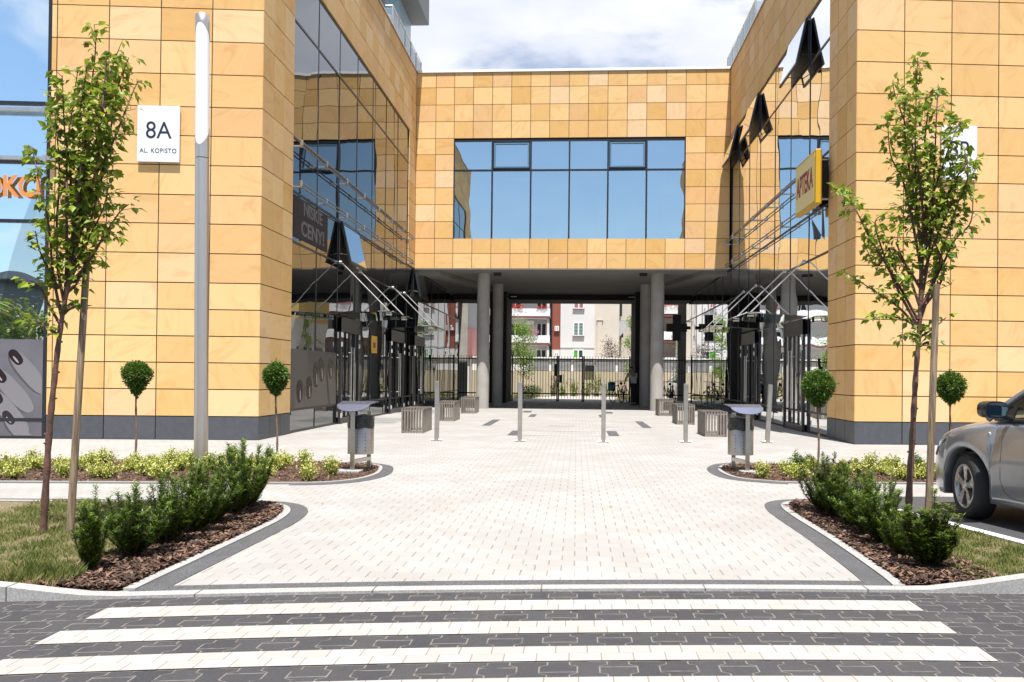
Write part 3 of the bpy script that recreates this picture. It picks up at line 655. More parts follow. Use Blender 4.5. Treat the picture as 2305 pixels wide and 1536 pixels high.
b = MB(); b.box((XL, YB+.35, Z[22]-.4), (XR, 46, Z[22]-.2)); b.box((XL, 45.7, 5.4), (XR, 46, Z[22]-.4)); par(b.build('roof_slab', CONC), BB)
# soffit with a recessed field and a downstand beam at the back
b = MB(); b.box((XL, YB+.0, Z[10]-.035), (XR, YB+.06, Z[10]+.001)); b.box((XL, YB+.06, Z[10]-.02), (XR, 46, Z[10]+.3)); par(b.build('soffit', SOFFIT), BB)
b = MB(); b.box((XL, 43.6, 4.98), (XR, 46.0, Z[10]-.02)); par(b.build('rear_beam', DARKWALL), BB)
for s, X in ((1, XL), (-1, XR)):
    b = MB()
    P = [(X, YB+.4), (X+s*.9, YB+.4), (X+s*2.4, 40.5), (X+s*2.1, 40.5)]
    for z in (Z[10]-.18,): b.poly([(x, y, z) for x, y in P]); 
    for i in range(4):
        i2 = (i+1) % 4; b.poly([(*P[i], Z[10]-.18), (*P[i2], Z[10]-.18), (*P[i2], Z[10]-.02), (*P[i], Z[10]-.02)])
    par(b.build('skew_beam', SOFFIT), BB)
for x, y in ((-3.07, 34.5), (2.5, 34.5)):
    b = MB(); b.box((x-.14, y-.15, Z[10]-.14), (x+.14, y+.15, Z[10]-.02)); par(b.build('downlight', FRAME), BB)
for x, y in ((-3.05, 43.2), (2.6, 43.2)):
    b = MB(); b.box((x-.14, y-.1, 4.98), (x+.14, y+.1, 5.0), M4=Matrix.Translation((0, 0, .1))); par(b.build('downlight', WHITE), BB)
for x, y, r_ in ((-3.63, 34.75, .245), (3.07, 34.75, .255), (-3.42, 38.8, .23), (2.92, 38.8, .23)):
    b = MB(); b.lathe([(r_, 0), (r_, Z[10]-.02)], (x, y, 0), 40); par(b.build('column', CONC, smooth=True), BB)
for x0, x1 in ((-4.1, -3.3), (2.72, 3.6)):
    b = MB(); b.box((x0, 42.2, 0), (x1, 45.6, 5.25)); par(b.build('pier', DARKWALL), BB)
# bridge window
wm = [-4.642, -3.205, -1.767, -.3375, 1.083, 2.495, 3.904]; wz0, wz1, wzt = Z[12]-.09, Z[18]-.05, 8.92
b = MB(); fz = YB+.02
for i, x in enumerate(wm): b.box((x-.03, fz, wz0), (x+.03, fz+.1, wz1))
for z in (wz0+.03, wzt, wz1-.03): b.box((wm[0]+.02, fz+.005, z-.03), (wm[-1]-.02, fz+.095, z+.03))
for i in (1, 4): 
    x0, x1 = wm[i]+.04, wm[i+1]-.04
    for a in ((x0, x0+.03, wzt+.04, wz1-.07), (x1-.03, x1, wzt+.04, wz1-.07), (x0, x1, wzt+.04, wzt+.07), (x0, x1, wz1-.10, wz1-.07)): b.box((a[0], fz-.03, a[2]), (a[1], fz+.05, a[3]))
wi = par(b.build('window', FRAME), BB)
for i in (1, 4):
    x0, x1 = wm[i]+.07, wm[i+1]-.07; b = MB()
    for a in ((x0, x0+.05, wzt+.09, wz1-.12), (x1-.05, x1, wzt+.09, wz1-.12), (x0+.05, x1-.05, wzt+.09, wzt+.14), (x0+.05, x1-.05, wz1-.17, wz1-.12)): b.box((a[0], fz-.02, a[2]), (a[1], fz+.045, a[3]))
    o = b.build('window_sash', simple('blue_grey_sash', (.10, .20, .30), .3)); o.parent = wi
b = MB()
for x0, x1 in zip(wm[:-1], wm[1:]):
    for z0, z1 in ((wz0, wzt), (wzt, wz1)):
        t = random.uniform(-.003, .003); b.poly([(x0, fz+.05+t, z0), (x1, fz+.05-t, z0), (x1, fz+.05-t, z1), (x0, fz+.05+t, z1)])
o = b.build('glass_pane', GFRONT); o.parent = wi
b = MB(); RX0, RX1 = -5.2, 4.6
b.box((RX0, YB+.4, 6.1), (RX1, 39, 6.2)); b.box((RX0, 39, 6.1), (RX1, 39.2, 10.4)); b.box((RX0-.1, YB+.4, 6.1), (RX0, 39, 10.4)); b.box((RX1, YB+.4, 6.1), (RX1+.1, 39, 10.4)); b.box((RX0, YB+.4, 10.2), (RX1, 39, 10.4))
par(b.build('interior_room', simple('room_plaster', (.10, .11, .12), .9)), BB)
b = MB()
b.box((-2.7, 33.6, 8.62), (-1.5, 33.75, 8.70))
tag(b.build('ceiling_lamp', simple('lit_tube', (.9, .9, .85), .4)), 'pale strip lamp hanging behind the bridge window', 'lamp')
b = MB(); p0 = Vector((3.2, 34.6, 6.2))
for dx in (0, .45): b.tube([(3.1+dx*.9, 33.6, 6.2), (3.2+dx*.55, 33.9, 9.0)], .03, 6)
for k in range(9): b.tube([(3.12+.012*k, 33.63+.03*k, 6.5+.28*k), (3.5-.015*k, 33.63+.03*k, 6.5+.28*k)], .02, 6)
tag(b.build('stepladder', WHITE), 'tall white stepladder behind the right end of the bridge window', 'ladder')
for i, (x, rr) in enumerate(((-.72, .2), (-4.2, .14))):
    b = MB(); b.lathe([(rr*.85, 6.2), (rr, 6.62), (rr*.98, 6.63)], (x, 33.85, .1)); tag(b.build('bucket', WHITE, smooth=True), ['large white paint bucket on the sill beneath the middle of the bridge window', 'small white paint bucket at the left end of the bridge window'][i], 'bucket', 'paint buckets behind the bridge window')
# lightning rods on the bridge roof
b = MB(); b.tube([(-4.6, 35, 13.0), (.1, 35, 13.0)], .012, 5)
for x in (-4.6, -3, -1.5, .1): b.tube([(x, 35, 12.3), (x, 35, 13.25 if x > 0 else 13.0)], .014, 5)
tag(b.build('lightning_conductor', STEEL2), 'thin metal conductor rail along the roof of the bridge block', 'conductor rail')

# ---------------- signs ----------------
def addr(P0, u, n, s, z0, z1, w, top, lab):
    e = empty('address_sign', tuple(Vector(P0)+Vector(u)*s), label=lab, cat='sign', group='white address signs')
    b = MB(); wbox(b, P0, u, n, s-w/2, s+w/2, z0, z1, .035, .075); par(b.build('panel', SIGNW, bevel=.003), e)
    b = MB(); wbox(b, P0, u, n, s-w/2+.08, s+w/2-.08, z0+.1, z1-.1, 0, .035); par(b.build('bracket', IRON), e)
    q = Vector(P0)+Vector(u)*s+Vector(n)*.077; uu = Vector((ca, sa, 0))
    par(text_obj('lettering', top, INK, .46, (q.x, q.y, z0+(z1-z0)*.55), uu, n, None, .002, .92), e)
    par(text_obj('lettering', 'AL. KOPISTO', INK, .125, (q.x, q.y, z0+(z1-z0)*.195), uu, n, None, .002, .88, track=1.1), e)
sL = (XL-atY(355, 300, 16.55).x)/ca
addr(PL, UL_, NL_, sL, 5.29, 6.36, .79, '8A', 'white street number sign reading 8A high on the left sandstone front')
sR = (atY(2157, 300, 18.55).x-XR)/ca
addr((XR, YR, 0), UR_, NR_, sR, 5.30, 6.38, .72, '8B', 'white street number sign reading 8B behind the right young tree')
e = empty('pharmacy_sign', (XR, 20.9, 5.2), label='yellow box sign reading APTEKA on the rails of the right glazed wall', cat='sign')
b = MB(); b.box((XR-.36, 20.0, 5.12), (XR-.22, 21.82, 6.32)); par(b.build('case', YEL, bevel=.02), e)
b = MB(); b.box((XR-.372, 20.08, 5.19), (XR-.36, 21.74, 6.25)); par(b.build('face', YELF), e)
par(text_obj('lettering', 'APTEKA', RED, .66, (XR-.374, 20.91, 5.72), (0, -1, 0), (-1, 0, 0), None, .004, .60, bold=.012), e)
for y in (20.3, 21.4): b = MB(); b.box((XR-.22, y, 5.3), (XR-.0, y+.06, 6.2)); par(b.build('bracket', IRON), e)
# OKCI letters on far-left glass
e = empty('shop_lettering', tuple(Vector(PL)+Vector(UL_)*4.6+Vector((0, 0, 4.6))), label='orange OKCI letters mounted on the blue glass at the far left', cat='lettering')
q = Vector(PL)+Vector(UL_)*4.12+Vector(NL_)*.03
par(text_obj('letters', 'OKCI', ORANGE, .56, (q.x, q.y, 4.76), (ca, sa, 0), NL_, None, .004, .8, align='RIGHT', bold=.014), e)
# nail salon posters (plain generic hand with dark nails)
POSTER = simple('poster_grey', (.12, .115, .13), .35, var=.15, vs=1); FING = simple('poster_finger', (.18, .172, .185), .35); EDGE = simple('poster_shadow_print', (.07, .06, .065), .4)
POSTB = (simple('poster_brown', (.10, .086, .075), .85), simple('poster_brown_finger', (.13, .112, .098), .85), simple('poster_brown_edge', (.05, .035, .028), .4)); NAIL = simple('poster_nail', (.02, .012, .015), .2); GLINT = simple('poster_glint', (.3, .26, .27), .3)
def poster(P0, u, n, s0, s1, z0, z1, fingers, lab, grp, o=.0, dim=1):
    e = empty('window_poster', tuple(Vector(P0)+Vector(u)*s0), label=lab, cat='poster', group=grp)
    b = MB(); wbox(b, P0, u, n, s0, s1, z0, z1, o, o+.004); PO, FI, ED = (POSTER, FING, EDGE) if dim else POSTB
    par(b.build('sheet', PO), e)
    P0, u, n = Vector(P0), Vector(u), Vector(n); k = Vector((0, 0, 1))
    b = MB(); b2 = MB(); b3 = MB(); b4 = MB()
    def cap(bb, cx, cz, w, h, ang, o_, clip=True, n_=26, sq=1):
        pts = []
        for i in range(n_):
            t = 2*math.pi*i/n_; x = math.copysign(abs(math.cos(t))**.8, math.cos(t))*w; z = math.copysign(abs(math.sin(t))**.8, math.sin(t))*h
            X = cx+x*math.cos(ang)-z*math.sin(ang); Z_ = cz+x*math.sin(ang)+z*math.cos(ang)
            pts.append(P0+u*min(max(X, s0+.01), s1-.01)+k*min(max(Z_, z0+.01), z1-.01)+n*(o+o_))
        bb.poly(pts)
    for j, (cx, cz, L, w, ang) in enumerate(fingers):
        dx, dz = -math.sin(ang), math.cos(ang)
        cap(b4, cx-dx*L*.75+w*.18, cz-dz*L*.75, w*1.12, L*1.25, ang, .0045+j*.0012)
        cap(b, cx-dx*L*.75, cz-dz*L*.75, w, L*1.25, ang, .005+j*.0012)
        b2 = MB(); cap(b2, cx+dx*L*.2, cz+dz*L*.2, w*.62, L*.42, ang, .0056+j*.0012); par(b2.build('printed_nail', NAIL), e); cap(b3, cx+dx*L*.1+w*.15, cz+dz*L*.05, w*.12, L*.2, ang, .0061+j*.0012)
    par(b4.build('printed_shade', ED), e); par(b.build('printed_finger', FI), e); par(b3.build('printed_glint', GLINT), e)
poster(PL, UL_, NL_, 4.05, 5.85, .05, 1.88, [(4.50, 1.48, .40, .155, R(-40)), (4.80, 1.14, .42, .16, R(-42)), (4.86, .74, .42, .16, R(-40)), (4.62, .34, .36, .13, R(-38))], 'grey poster of fingers with dark painted nails on the far left glazing', 'nail posters', .0)
poster((XL, 0, 0), (0, 1, 0), (1, 0, 0), 18.82, 22.5, .52, 1.82, [(19.5, .78, .6, .36, R(4)), (20.2, .84, .62, .36, R(8)), (20.75, 1.12, .7, .38, R(12)), (21.2, 1.25, .7, .36, R(16)), (22.0, 1.3, .6, .34, R(22))], 'brownish grey poster of fingers with dark nails low on the courtyard glazing', 'nail posters', -.03, dim=0)
e = empty('small_poster', (XL, 26.8, 1.9), label='small yellow notice on the left courtyard glazing between two doors', cat='notice')
b = MB(); b.box((XL-.03, 26.42, 1.92), (XL-.02, 27.16, 2.44)); par(b.build('sheet', YEL), e)
b = MB(); b.box((XL-.02, 26.62, 2.08), (XL-.017, 26.95, 2.25)); par(b.build('printed_block', RED), e)
e = empty('window_banner', (XL, 20, 5), label='dark poster with grey CENY letters behind the upper left courtyard glazing', cat='poster')
b = MB(); b.box((XL-.05, 18.9, 4.25), (XL-.035, 21.6, 5.15)); par(b.build('sheet', simple('dark_red_poster', (.012, .006, .010), .8)), e)
GL_ = simple('dim_letter', (.10, .095, .105), .7)
par(text_obj('lettering', 'NISKIE', GL_, .40, (XL-.033, 20.4, 4.95), (0, 1, 0), (1, 0, 0), None, .001, 1.3, bold=.01), e)
par(text_obj('lettering', 'CENY!', GL_, .46, (XL-.033, 20.4, 4.5), (0, 1, 0), (1, 0, 0), None, .001, 1.4, bold=.012), e)
# pharmacy cross in the passage
e = empty('pharmacy_cross', (4.75, 43.8, 3.4), label='unlit dark cross sign hanging beside the right glazing inside the passage', cat='sign')
b = MB(); b.box((4.60, 43.7, 3.05), (4.98, 43.9, 4.3)); b.box((4.3, 43.7, 3.48), (4.60, 43.9, 3.87)); b.box((4.98, 43.7, 3.48), (5.28, 43.9, 3.87)); par(b.build('cross_body', IRON), e)
b = MB(); b.box((5.28, 43.77, 3.6), (5.46, 43.83, 3.75)); par(b.build('bracket', IRON), e)

# ---------------- street furniture ----------------
# slatted seat cubes
def bench(w, L, h):
    t = empty('slatted_bench', (0, 0, 0), cat='bench', group='slatted metal benches in two rows')
    b = MB(); nn = 8; sw = .027
    for i in range(nn):
        x = -w/2+sw/2+(w-sw)*i/(nn-1); b.box((x-sw/2, 0, .0), (x+sw/2, .022, h)); b.box((x-sw/2, L-.022, 0), (x+sw/2, L, h)); b.box((x-sw/2, .022, h-.03), (x+sw/2, L-.022, h))
    b.build('seat_slats', BENCHM, t)
    for s in (-1, 1):
        b = MB(); m_ = int(L/.10)
        for i in range(1, m_):
            y = L*i/m_; xa = s*(w/2); b.box((min(xa, xa-s*.022), y-sw/2, 0), (max(xa, xa-s*.022), y+sw/2, h-.032))
        b.build('side_slats', BENCHM, t)
    b = MB()
    for z in (.02, h-.07): b.box((-w/2+.024, .024, z), (w/2-.024, .04, z+.03)); b.box((-w/2+.024, L-.04, z), (w/2-.024, L-.024, z+.03)); b.box((-w/2+.024, .04, z), (-w/2+.04, L-.04, z+.03)); b.box((w/2-.04, .04, z), (w/2-.024, L-.04, z+.03))
    b.build('frame', BENCHM, t); return t
BL = bench(.48, 1.25, .55)
spots = [(-3.6, 19.62, 'slatted metal bench nearest the camera in the left row'), (-3.62, 24.85, 'middle slatted metal bench of the left row, behind the second one\'s bollard'), (-3.62, 30.0, 'farthest slatted metal bench of the left row, at the foot of the left column'),
         (3.06, 19.95, 'slatted metal bench nearest the camera in the right row, behind the right litter bin'), (3.0, 24.9, 'middle slatted metal bench of the right row'), (2.98, 30.2, 'farthest slatted metal bench of the right row, at the foot of the right column')]
spots[1] = (-3.62, 24.85, 'middle slatted metal bench of the left row, partly behind the first bollard')
for i, (x, y, lab) in enumerate(spots):
    o = BL if i == 0 else copy_tree(BL); o.location = (x, y, 0); o['label'] = lab
# bollards
def bollard():
    t = empty('bollard', (0, 0, 0), cat='bollard', group='steel bollards across the plaza')
    b = MB(); b.box((-.042, -.042, 0), (.042, .042, 1.17)); b.build('post', STEEL, t, bevel=.004)
    b = MB(); b.box((-.10, -.07, 0), (.10, .07, .012)); b.build('base_plate', STEEL, t)
    for dx in (-.075, .075):
        b = MB(); b.tube([(dx, -.03, .012), (dx, -.03, .045)], .012, 6); b.tube([(dx*1.6, -.05, .03), (dx*.6, -.05, .035)], .01, 6); b.build('bolt', STEEL, t)
    return t
BO = bollard(); bp = [G(983, 993), G(1170, 994.5), G(1358, 996), G(1543, 996.5), G(1727, 997)]
bl = ['leftmost of the five square steel bollards, beside the near left bench', 'second steel bollard from the left, in front of the gate\'s left leaf', 'middle steel bollard, in front of the gate\'s right side', 'fourth steel bollard, between the right column and the right litter bin', 'rightmost steel bollard, leaning slightly to the right beside the glazed wall']
for i, p in enumerate(bp):
    o = BO if i == 0 else copy_tree(BO); o.location = p; o['label'] = bl[i]
    if i == 4: o.rotation_euler = (0, R(2.6), 0)
# litter bins
def litter_bin():
    t = empty('litter_bin', (0, 0, 0), cat='litter bin', group='steel litter bins on the bed tips')
    b = MB(); b.box((-.028, -.02, 0), (.028, .012, .82)); b.build('front_post', STEEL, t, bevel=.003)
    b = MB(); b.box((.07, .50, 0), (.125, .53, .80)); b.build('rear_post', STEEL, t, bevel=.003)
    b = MB(); 
    for z in (.13,): b.poly([(.0, .012, z), (.10, .50, z), (.13, .50, z), (.03, .012, z)]); b.poly([(.0, .012, z+.05), (.03, .012, z+.05), (.13, .50, z+.05), (.10, .50, z+.05)]); b.poly([(.03, .012, z), (.13, .5, z), (.13, .5, z+.05), (.03, .012, z+.05)]); b.poly([(0, .012, z), (0, .012, z+.05), (.1, .5, z+.05), (.1, .5, z)])
    b.build('crossbar', STEEL, t)
    cx, cy = .05, .235; r_ = .172
    b = MB(); b.lathe([(r_, .24), (r_, .60), (r_-.004, .602)], (cx, cy, 0), 40)
    # perforation rows
    body = b.build('body', simple('bin_steel', (.5, .46, .41), .5, 1, var=.12, vs=4), t, smooth=False); body.data.polygons.foreach_set('use_smooth', [len(p.vertices) == 4 for p in body.data.polygons])
    b = MB()
    for a in range(-100, 0, 12):
        if a % 36 < 18:
            for k in range(6):
                z = .29+k*.045; t_ = R(a+8); p = Vector((cx+math.cos(t_)*(r_+.001), cy+math.sin(t_)*(r_+.001), z)); ta = Vector((-math.sin(t_), math.cos(t_), 0))*.0045; u_ = Vector((0, 0, .006)); b.poly([p-ta-u_, p+ta-u_, p+ta+u_, p-ta+u_])
    b.build('perforation', IRON, body)
    b = MB(); prof = []
    base = len(b.v); seg = 40
    for j, z in enumerate([.585, .62, .66, .70, .735, .75]):
        for k in range(seg):
            t_ = 2*math.pi*k/seg; rr = r_+.004+.006*math.sin(t_*7+j*1.7)*(.3+.7*(j % 2)); b.v.append((cx+math.cos(t_)*rr, cy+math.sin(t_)*rr, z+(.008*math.sin(t_*5) if j in (0, 5) else 0)))
    for j in range(5):
        for k in range(seg): k2 = (k+1) % seg; b.face((j*seg+k, j*seg+k2, (j+1)*seg+k2, (j+1)*seg+k))
    b.face([5*seg+k for k in range(seg)]); b.build('bin_bag', BLACK, t, smooth=True)
    # sloping half-round lid plate
    b = MB(); n_ = 22; top = []
    for i in range(n_+1):
        t_ = math.pi*i/n_; x = .215*math.cos(t_); y = -.04-.20*math.sin(t_); top.append((x, y))
    def zl(x, y): return .90+(y+.04)*.42+.0*x
    P = [(x+.02, y, zl(x, y)) for x, y in top]; b.poly(P); b.poly([(x, y, z-.006) for x, y, z in reversed(P)])
    P2 = [(.235, -.04, .90), (.26, .40, .93), (-.24, .40, .93), (-.195, -.04, .90)]
    b.poly(P2); b.poly([(x, y, z-.006) for x, y, z in reversed(P2)])
    b.build('lid_plate', PLATE, t); return t
LBn = litter_bin(); LBn.location = G(793, 1066); LBn['label'] = 'steel litter bin with a black bag at the tip of the left flower bed'
o = copy_tree(LBn); o.location = G(1682, 1067); o['label'] = 'steel litter bin with a black bag at the tip of the right flower bed'
o.scale = (-1, 1, 1)
for i, (px, py) in enumerate(((793, 1066), (1682, 1067))):
    p = G(px, py); b = MB(); b.box((p.x-.2 if i == 0 else p.x-.1, p.y-.14, .01), (p.x+.12 if i == 0 else p.x+.2, p.y+.14, .045)); tag(b.build('footing_slab', KERB, bevel=.006), ['pale concrete footing under the left litter bin', 'pale concrete footing under the right litter bin'][i], 'footing', 'bin footings')
# lamp post
p = Vector((-5.095, 11.95, 0)); lp = empty('street_lamp', tuple(p), label='tall grey cylindrical lamp post with a white opal upper tube', cat='street lamp')
r_ = .093; ztop = atY(455, 33, 11.95).z; z1 = atY(455, 325, 11.95).z
b = MB(); b.lathe([(r_, 0), (r_, z1-.2)], seg=40); b.build('shaft', ALU, lp, smooth=True)
b = MB(); b.lathe([(r_+.002, z1-.19), (r_+.002, z1-.02)], seg=40); o = b.build('collar', ALU, lp, smooth=True)
# slanted half sleeve
def sleeve(zc, up, nm):
    b = MB(); seg = 48
    for j in (0, 1):
        for k in range(seg):
            t = 2*math.pi*k/seg; e = (1-math.cos(t+math.pi/2))/2     # low toward -Y
            z = zc if j == 0 else zc+up*(.30*((1+math.sin(t))/2)**.8); b.v.append((math.cos(t)*(r_+.003), math.sin(t)*(r_+.003), z))
    for k in range(seg): k2 = (k+1) % seg; b.face((k, k2, seg+k2, seg+k))
    b.build(nm, ALU, lp, smooth=True)
lp.rotation_euler = (0, R(-.6), 0)
sleeve(z1-.02, 1, 'lower_sleeve'); sleeve(ztop-.12, -1, 'upper_sleeve')
b = MB(); b.lathe([(r_-.001, z1-.1), (r_-.001, ztop-.05)], seg=40); b.build('opal_tube', WHITEACR, lp, smooth=True)
b = MB(); b.lathe([(r_+.002, ztop-.13), (r_+.002, ztop-.01), (r_-.01, ztop)], seg=40); b.build('cap', ALU, lp, smooth=True)

# ---------------- plants ----------------
def leaf(b, p, d, up, L, w, r, fold=.25, droop=.15):
    d = d.normalized(); s_ = d.cross(up)
    if s_.length < 1e-3: s_ = Vector((1, 0, 0))
    s_.normalize(); n = s_.cross(d)
    m1 = p+d*L*.45; tip = p+d*L-n*L*droop
    b.poly([p, m1+s_*w+n*w*fold, tip, m1], r); b.poly([p, m1, tip, m1-s_*w+n*w*fold], r)
def rv(s=1): return Vector((random.gauss(0, s), random.gauss(0, s), random.gauss(0, s)))
def young_tree(name, trunk, radii, branches, label, nl=1.0):
    """trunk: list of points; branches: list of point lists"""
    T = empty(name, tuple(trunk[0]), label=label, cat='tree', group='young staked trees in the lawns')
    b = MB(); tp = smooth_path(trunk, 6); n = len(tp); rs = [radii[0]+(radii[1]-radii[0])*(i/(n-1)) for i in range(n)]
    rs = [r*(1+.13*math.sin(i*1.9)) for i, r in enumerate(rs)]; b.tube(tp, rs, 10)
    for i in range(8):
        k = random.randrange(3, n-4); a = random.uniform(0, 6.3); q = Vector((math.cos(a), math.sin(a), .25)); b.tube([tp[k], tp[k]+q*(rs[k]+.012)], [.014, .007], 6)
    par(b.build('trunk', BARK, smooth=True), T)
    bt = MB(); lf = MB()
    for br in branches:
        bp_ = smooth_path(br, 7); m = len(bp_); bt.tube(bp_, [.013-.010*i/(m-1) for i in range(m)], 6)
        ln = sum((bp_[i+1]-bp_[i]).length for i in range(m-1))
        st_ = .12
        for i in range(m-1):
            seg = bp_[i+1]-bp_[i]; f = i/(m-1)
            if f < st_ and ln > .7: continue
            c = max(1, int(seg.length*64*nl))
            for _ in range(c):
                o = bp_[i]+seg*random.random(); a = random.uniform(0, 6.3)
                side_ = Vector((math.cos(a), math.sin(a), random.uniform(-.3, .5))).normalized()
                ttl = random.uniform(.015, .10)*(1.1-.4*f); q = o+side_*ttl+seg.normalized()*ttl*.6
                if random.random() < .5: bt.tube([o, q], [.003, .0015], 4, cap=False)
                for k in range(random.choice((1, 2, 2, 3))):
                    dd = (side_+rv(.55)+Vector((0, 0, -.45))); lf.poly
                    L = random.uniform(.050, .096); young = random.random() < max(0, (q.z-3.3))*.35
                    leaf(lf, q+rv(.008), dd, Vector((0, 0, 1))+rv(.4), L, L*.30, (.93 if young and random.random() < .6 else random.random()*.85))
    par(bt.build('branches', TWIG), T); par(lf.build('crown', PEAR), T); return T
def at(px, py, Y): return atY(px, py, Y)
def stem(pts, Y, jit=.10):
    out = []; y = Y
    for i, (px, py) in enumerate(pts):
        out.append(atY(px, py, y)); y = Y+random.uniform(-jit, jit)*min(1, i*.5)
    return out
Yt = G(97, 1205).y
tr = [G(97, 1205)]+[atY(x, y, Yt) for x, y in ((104, 1080), (112, 960), (124, 840), (136, 740), (150, 660), (166, 590))]
tr[0].z = -.01
B = [[(150, 660), (160, 560), (172, 440), (190, 320), (205, 200), (215, 110), (212, 55)], [(152, 650), (185, 560), (220, 440), (245, 320), (262, 210), (290, 130)], [(145, 690), (150, 580), (150, 450), (152, 330), (165, 230), (175, 160)],
     [(140, 720), (120, 620), (110, 510), (92, 430), (72, 330)], [(156, 640), (200, 590), (235, 530), (268, 480), (290, 460)], [(165, 600), (180, 480), (200, 380), (225, 280), (235, 190), (240, 130)], [(150, 655), (172, 560), (198, 470), (215, 380), (240, 250), (262, 200)],
     [(146, 690), (130, 600), (128, 500), (134, 400), (128, 300), (118, 220)], [(138, 735), (112, 690), (92, 650), (70, 632)], [(134, 755), (100, 735), (65, 718)], [(152, 645), (175, 590), (195, 545), (232, 470), (248, 400)], [(168, 560), (200, 430), (250, 330), (296, 215), (310, 185)],
     [(160, 600), (168, 500), (180, 400), (196, 300), (206, 230), (225, 160)], [(132, 650), (105, 600), (88, 560), (80, 520)], [(170, 560), (160, 460), (158, 380), (146, 300), (140, 170)], [(160, 610), (200, 540), (230, 520), (262, 535)], [(150, 660), (172, 640), (185, 610)], [(140, 710), (165, 690), (178, 690)],
     [(175, 500), (190, 400), (214, 330), (228, 250), (250, 160), (268, 110)], [(170, 540), (184, 420), (190, 340), (180, 260), (196, 150)]]
young_tree('young_tree', tr, (.029, .015), [stem(x, Yt, .28) for x in B], 'slim young tree on the left lawn, leaning against its wooden stake')
Yt2 = G(2045, 1195).y
tr = [G(2043, 1200)]+[atY(x, y, Yt2) for x, y in ((2048, 1080), (2055, 960), (2061, 850), (2068, 760), (2072, 680), (2074, 600))]; tr[0].z = -.01
B = [[(2070, 700), (2072, 560), (2062, 440), (2060, 330), (2062, 230), (2066, 130)], [(2072, 690), (2090, 580), (2098, 470), (2104, 360), (2108, 260), (2112, 190)], [(2074, 640), (2078, 520), (2070, 400), (2045, 300), (2015, 215), (2010, 180)], [(2068, 740), (2020, 690), (1960, 650), (1905, 615)],
     [(2066, 720), (2010, 620), (1960, 540), (1925, 470), (1893, 425)], [(2066, 735), (2015, 640), (1985, 560), (1970, 500), (1998, 480)], [(2072, 720), (2105, 620), (2130, 540), (2155, 460), (2178, 400), (2170, 330)], [(2074, 690), (2120, 600), (2150, 540), (2185, 500), (2190, 430)], [(2070, 760), (2100, 740), (2130, 715)],
     [(2074, 600), (2095, 460), (2120, 380), (2145, 310), (2165, 265)], [(2072, 600), (2050, 480), (2030, 400), (2005, 350), (1998, 270)], [(2070, 740), (2035, 720), (1990, 710), (1970, 720)], [(2072, 700), (2110, 650), (2125, 600), (2100, 520), (2130, 430)], [(2070, 760), (2040, 750), (2030, 770)], [(2070, 780), (2090, 770), (2085, 790)],
     [(2074, 560), (2088, 420), (2082, 320), (2090, 240), (2085, 210)], [(2074, 560), (2055, 430), (2042, 350), (2035, 260), (2042, 215)], [(2072, 650), (2010, 560), (1975, 600), (1950, 560)], [(2076, 580), (2120, 470), (2165, 380), (2190, 365)], [(2070, 690), (2040, 600), (2020, 540), (2045, 450)], [(2078, 620), (2105, 540), (2150, 430), (2140, 350)]]
young_tree('young_tree', tr, (.029, .015), [stem(x, Yt2, .30) for x in B], 'slim young tree on the right lawn, in front of the 8B sign', 1.0)
def stake(p, q, label):
    b = MB(); n = 12; b.tube([p.lerp(q, i/n) for i in range(n+1)], [.030-.004*i/n for i in range(n+1)], 12)
    t = tag(b.build('tree_stake', STAKE, smooth=True), label, 'stake', 'round wooden tree stakes')
    return t
a = G(157, 1205); stake(a-Vector((0, 0, .02)), atY(196, 578, a.y+.05), 'weathered round wooden stake beside the left young tree')
a = G(2088, 1215); stake(a-Vector((0, 0, .02)), atY(2108, 640, a.y+.02), 'weathered round wooden stake beside the right young tree')
b = MB(); y_ = G(157, 1205).y; b.tube(smooth_path([atY(195, 606, y_), atY(185, 620, y_-.02), atY(165, 633, y_-.02), atY(156, 628, y_)], 5), .011, 6); tag(b.build('tie_strap', IRON, smooth=True), 'black strap tying the left tree to its stake', 'strap')
# clipped standards
def topiary(px_base, Yb, px_c, zc, rx, rz, label, pear=0.0):
    base = Vector((G(*px_base).x, G(*px_base).y, 0)); cx = atY(px_c, 860, base.y).x
    T = empty('topiary_tree', tuple(base), label=label, cat='topiary', group='clipped standard trees in the flower beds')
    b = MB(); c = Vector((cx, base.y, zc)); b.tube(smooth_path([base, base.lerp(c, .33)+Vector((.012, 0, 0)), base.lerp(c, .66)-Vector((.006, 0, 0)), c], 5), [.017+.003*math.sin(i*2.3)-.00035*i for i in range(16)], 8)
    for k in range(14):
        d = rv().normalized(); d.z = abs(d.z)*.6-.1; b.tube([c-Vector((0, 0, rz*.9)), c+Vector((d.x*rx*.8, d.y*rx*.8, d.z*rz))], [.006, .003], 4, cap=False)
    par(b.build('trunk', GREYBARK, smooth=True), T)
    b = MB()
    for _ in range(5200):
        d = rv().normalized(); f = random.random()**.28
        sh = (1 if random.random() < .96 else random.uniform(1.02, 1.2))+.15*noise.noise(d*2.7+c)+.08*noise.noise(d*7+c)
        k = 1.0 if d.z > 0 else 1-.42*abs(d.z)**1.3*(1+pear)
        zf = 1 if d.z > 0 else 1+.38*pear+.18
        p = c+Vector((d.x*rx*k, d.y*rx*k, d.z*rz*zf))*f*sh
        leaf(b, p, d+rv(.6), Vector((0, 0, 1))+rv(.5), random.uniform(.022, .040), .0115, random.random()*.99)
    par(b.build('crown', TOPI), T)
def zat(py, Y): return atY(1152, py, Y).z
topiary((304, 1040), 0, 308, 2.4-1.16, .205, .20, 'clipped pear shaped topiary tree in the left bed before the sandstone front', .9)
topiary((623, 1040), 0, 621, 1.235, .185, .21, 'small round topiary tree beside the left corner of the passage', .3)
topiary((1841, 1058), 0, 1842, 1.185, .228, .235, 'round topiary tree before the right glazed wall, behind the right litter bin', .15)
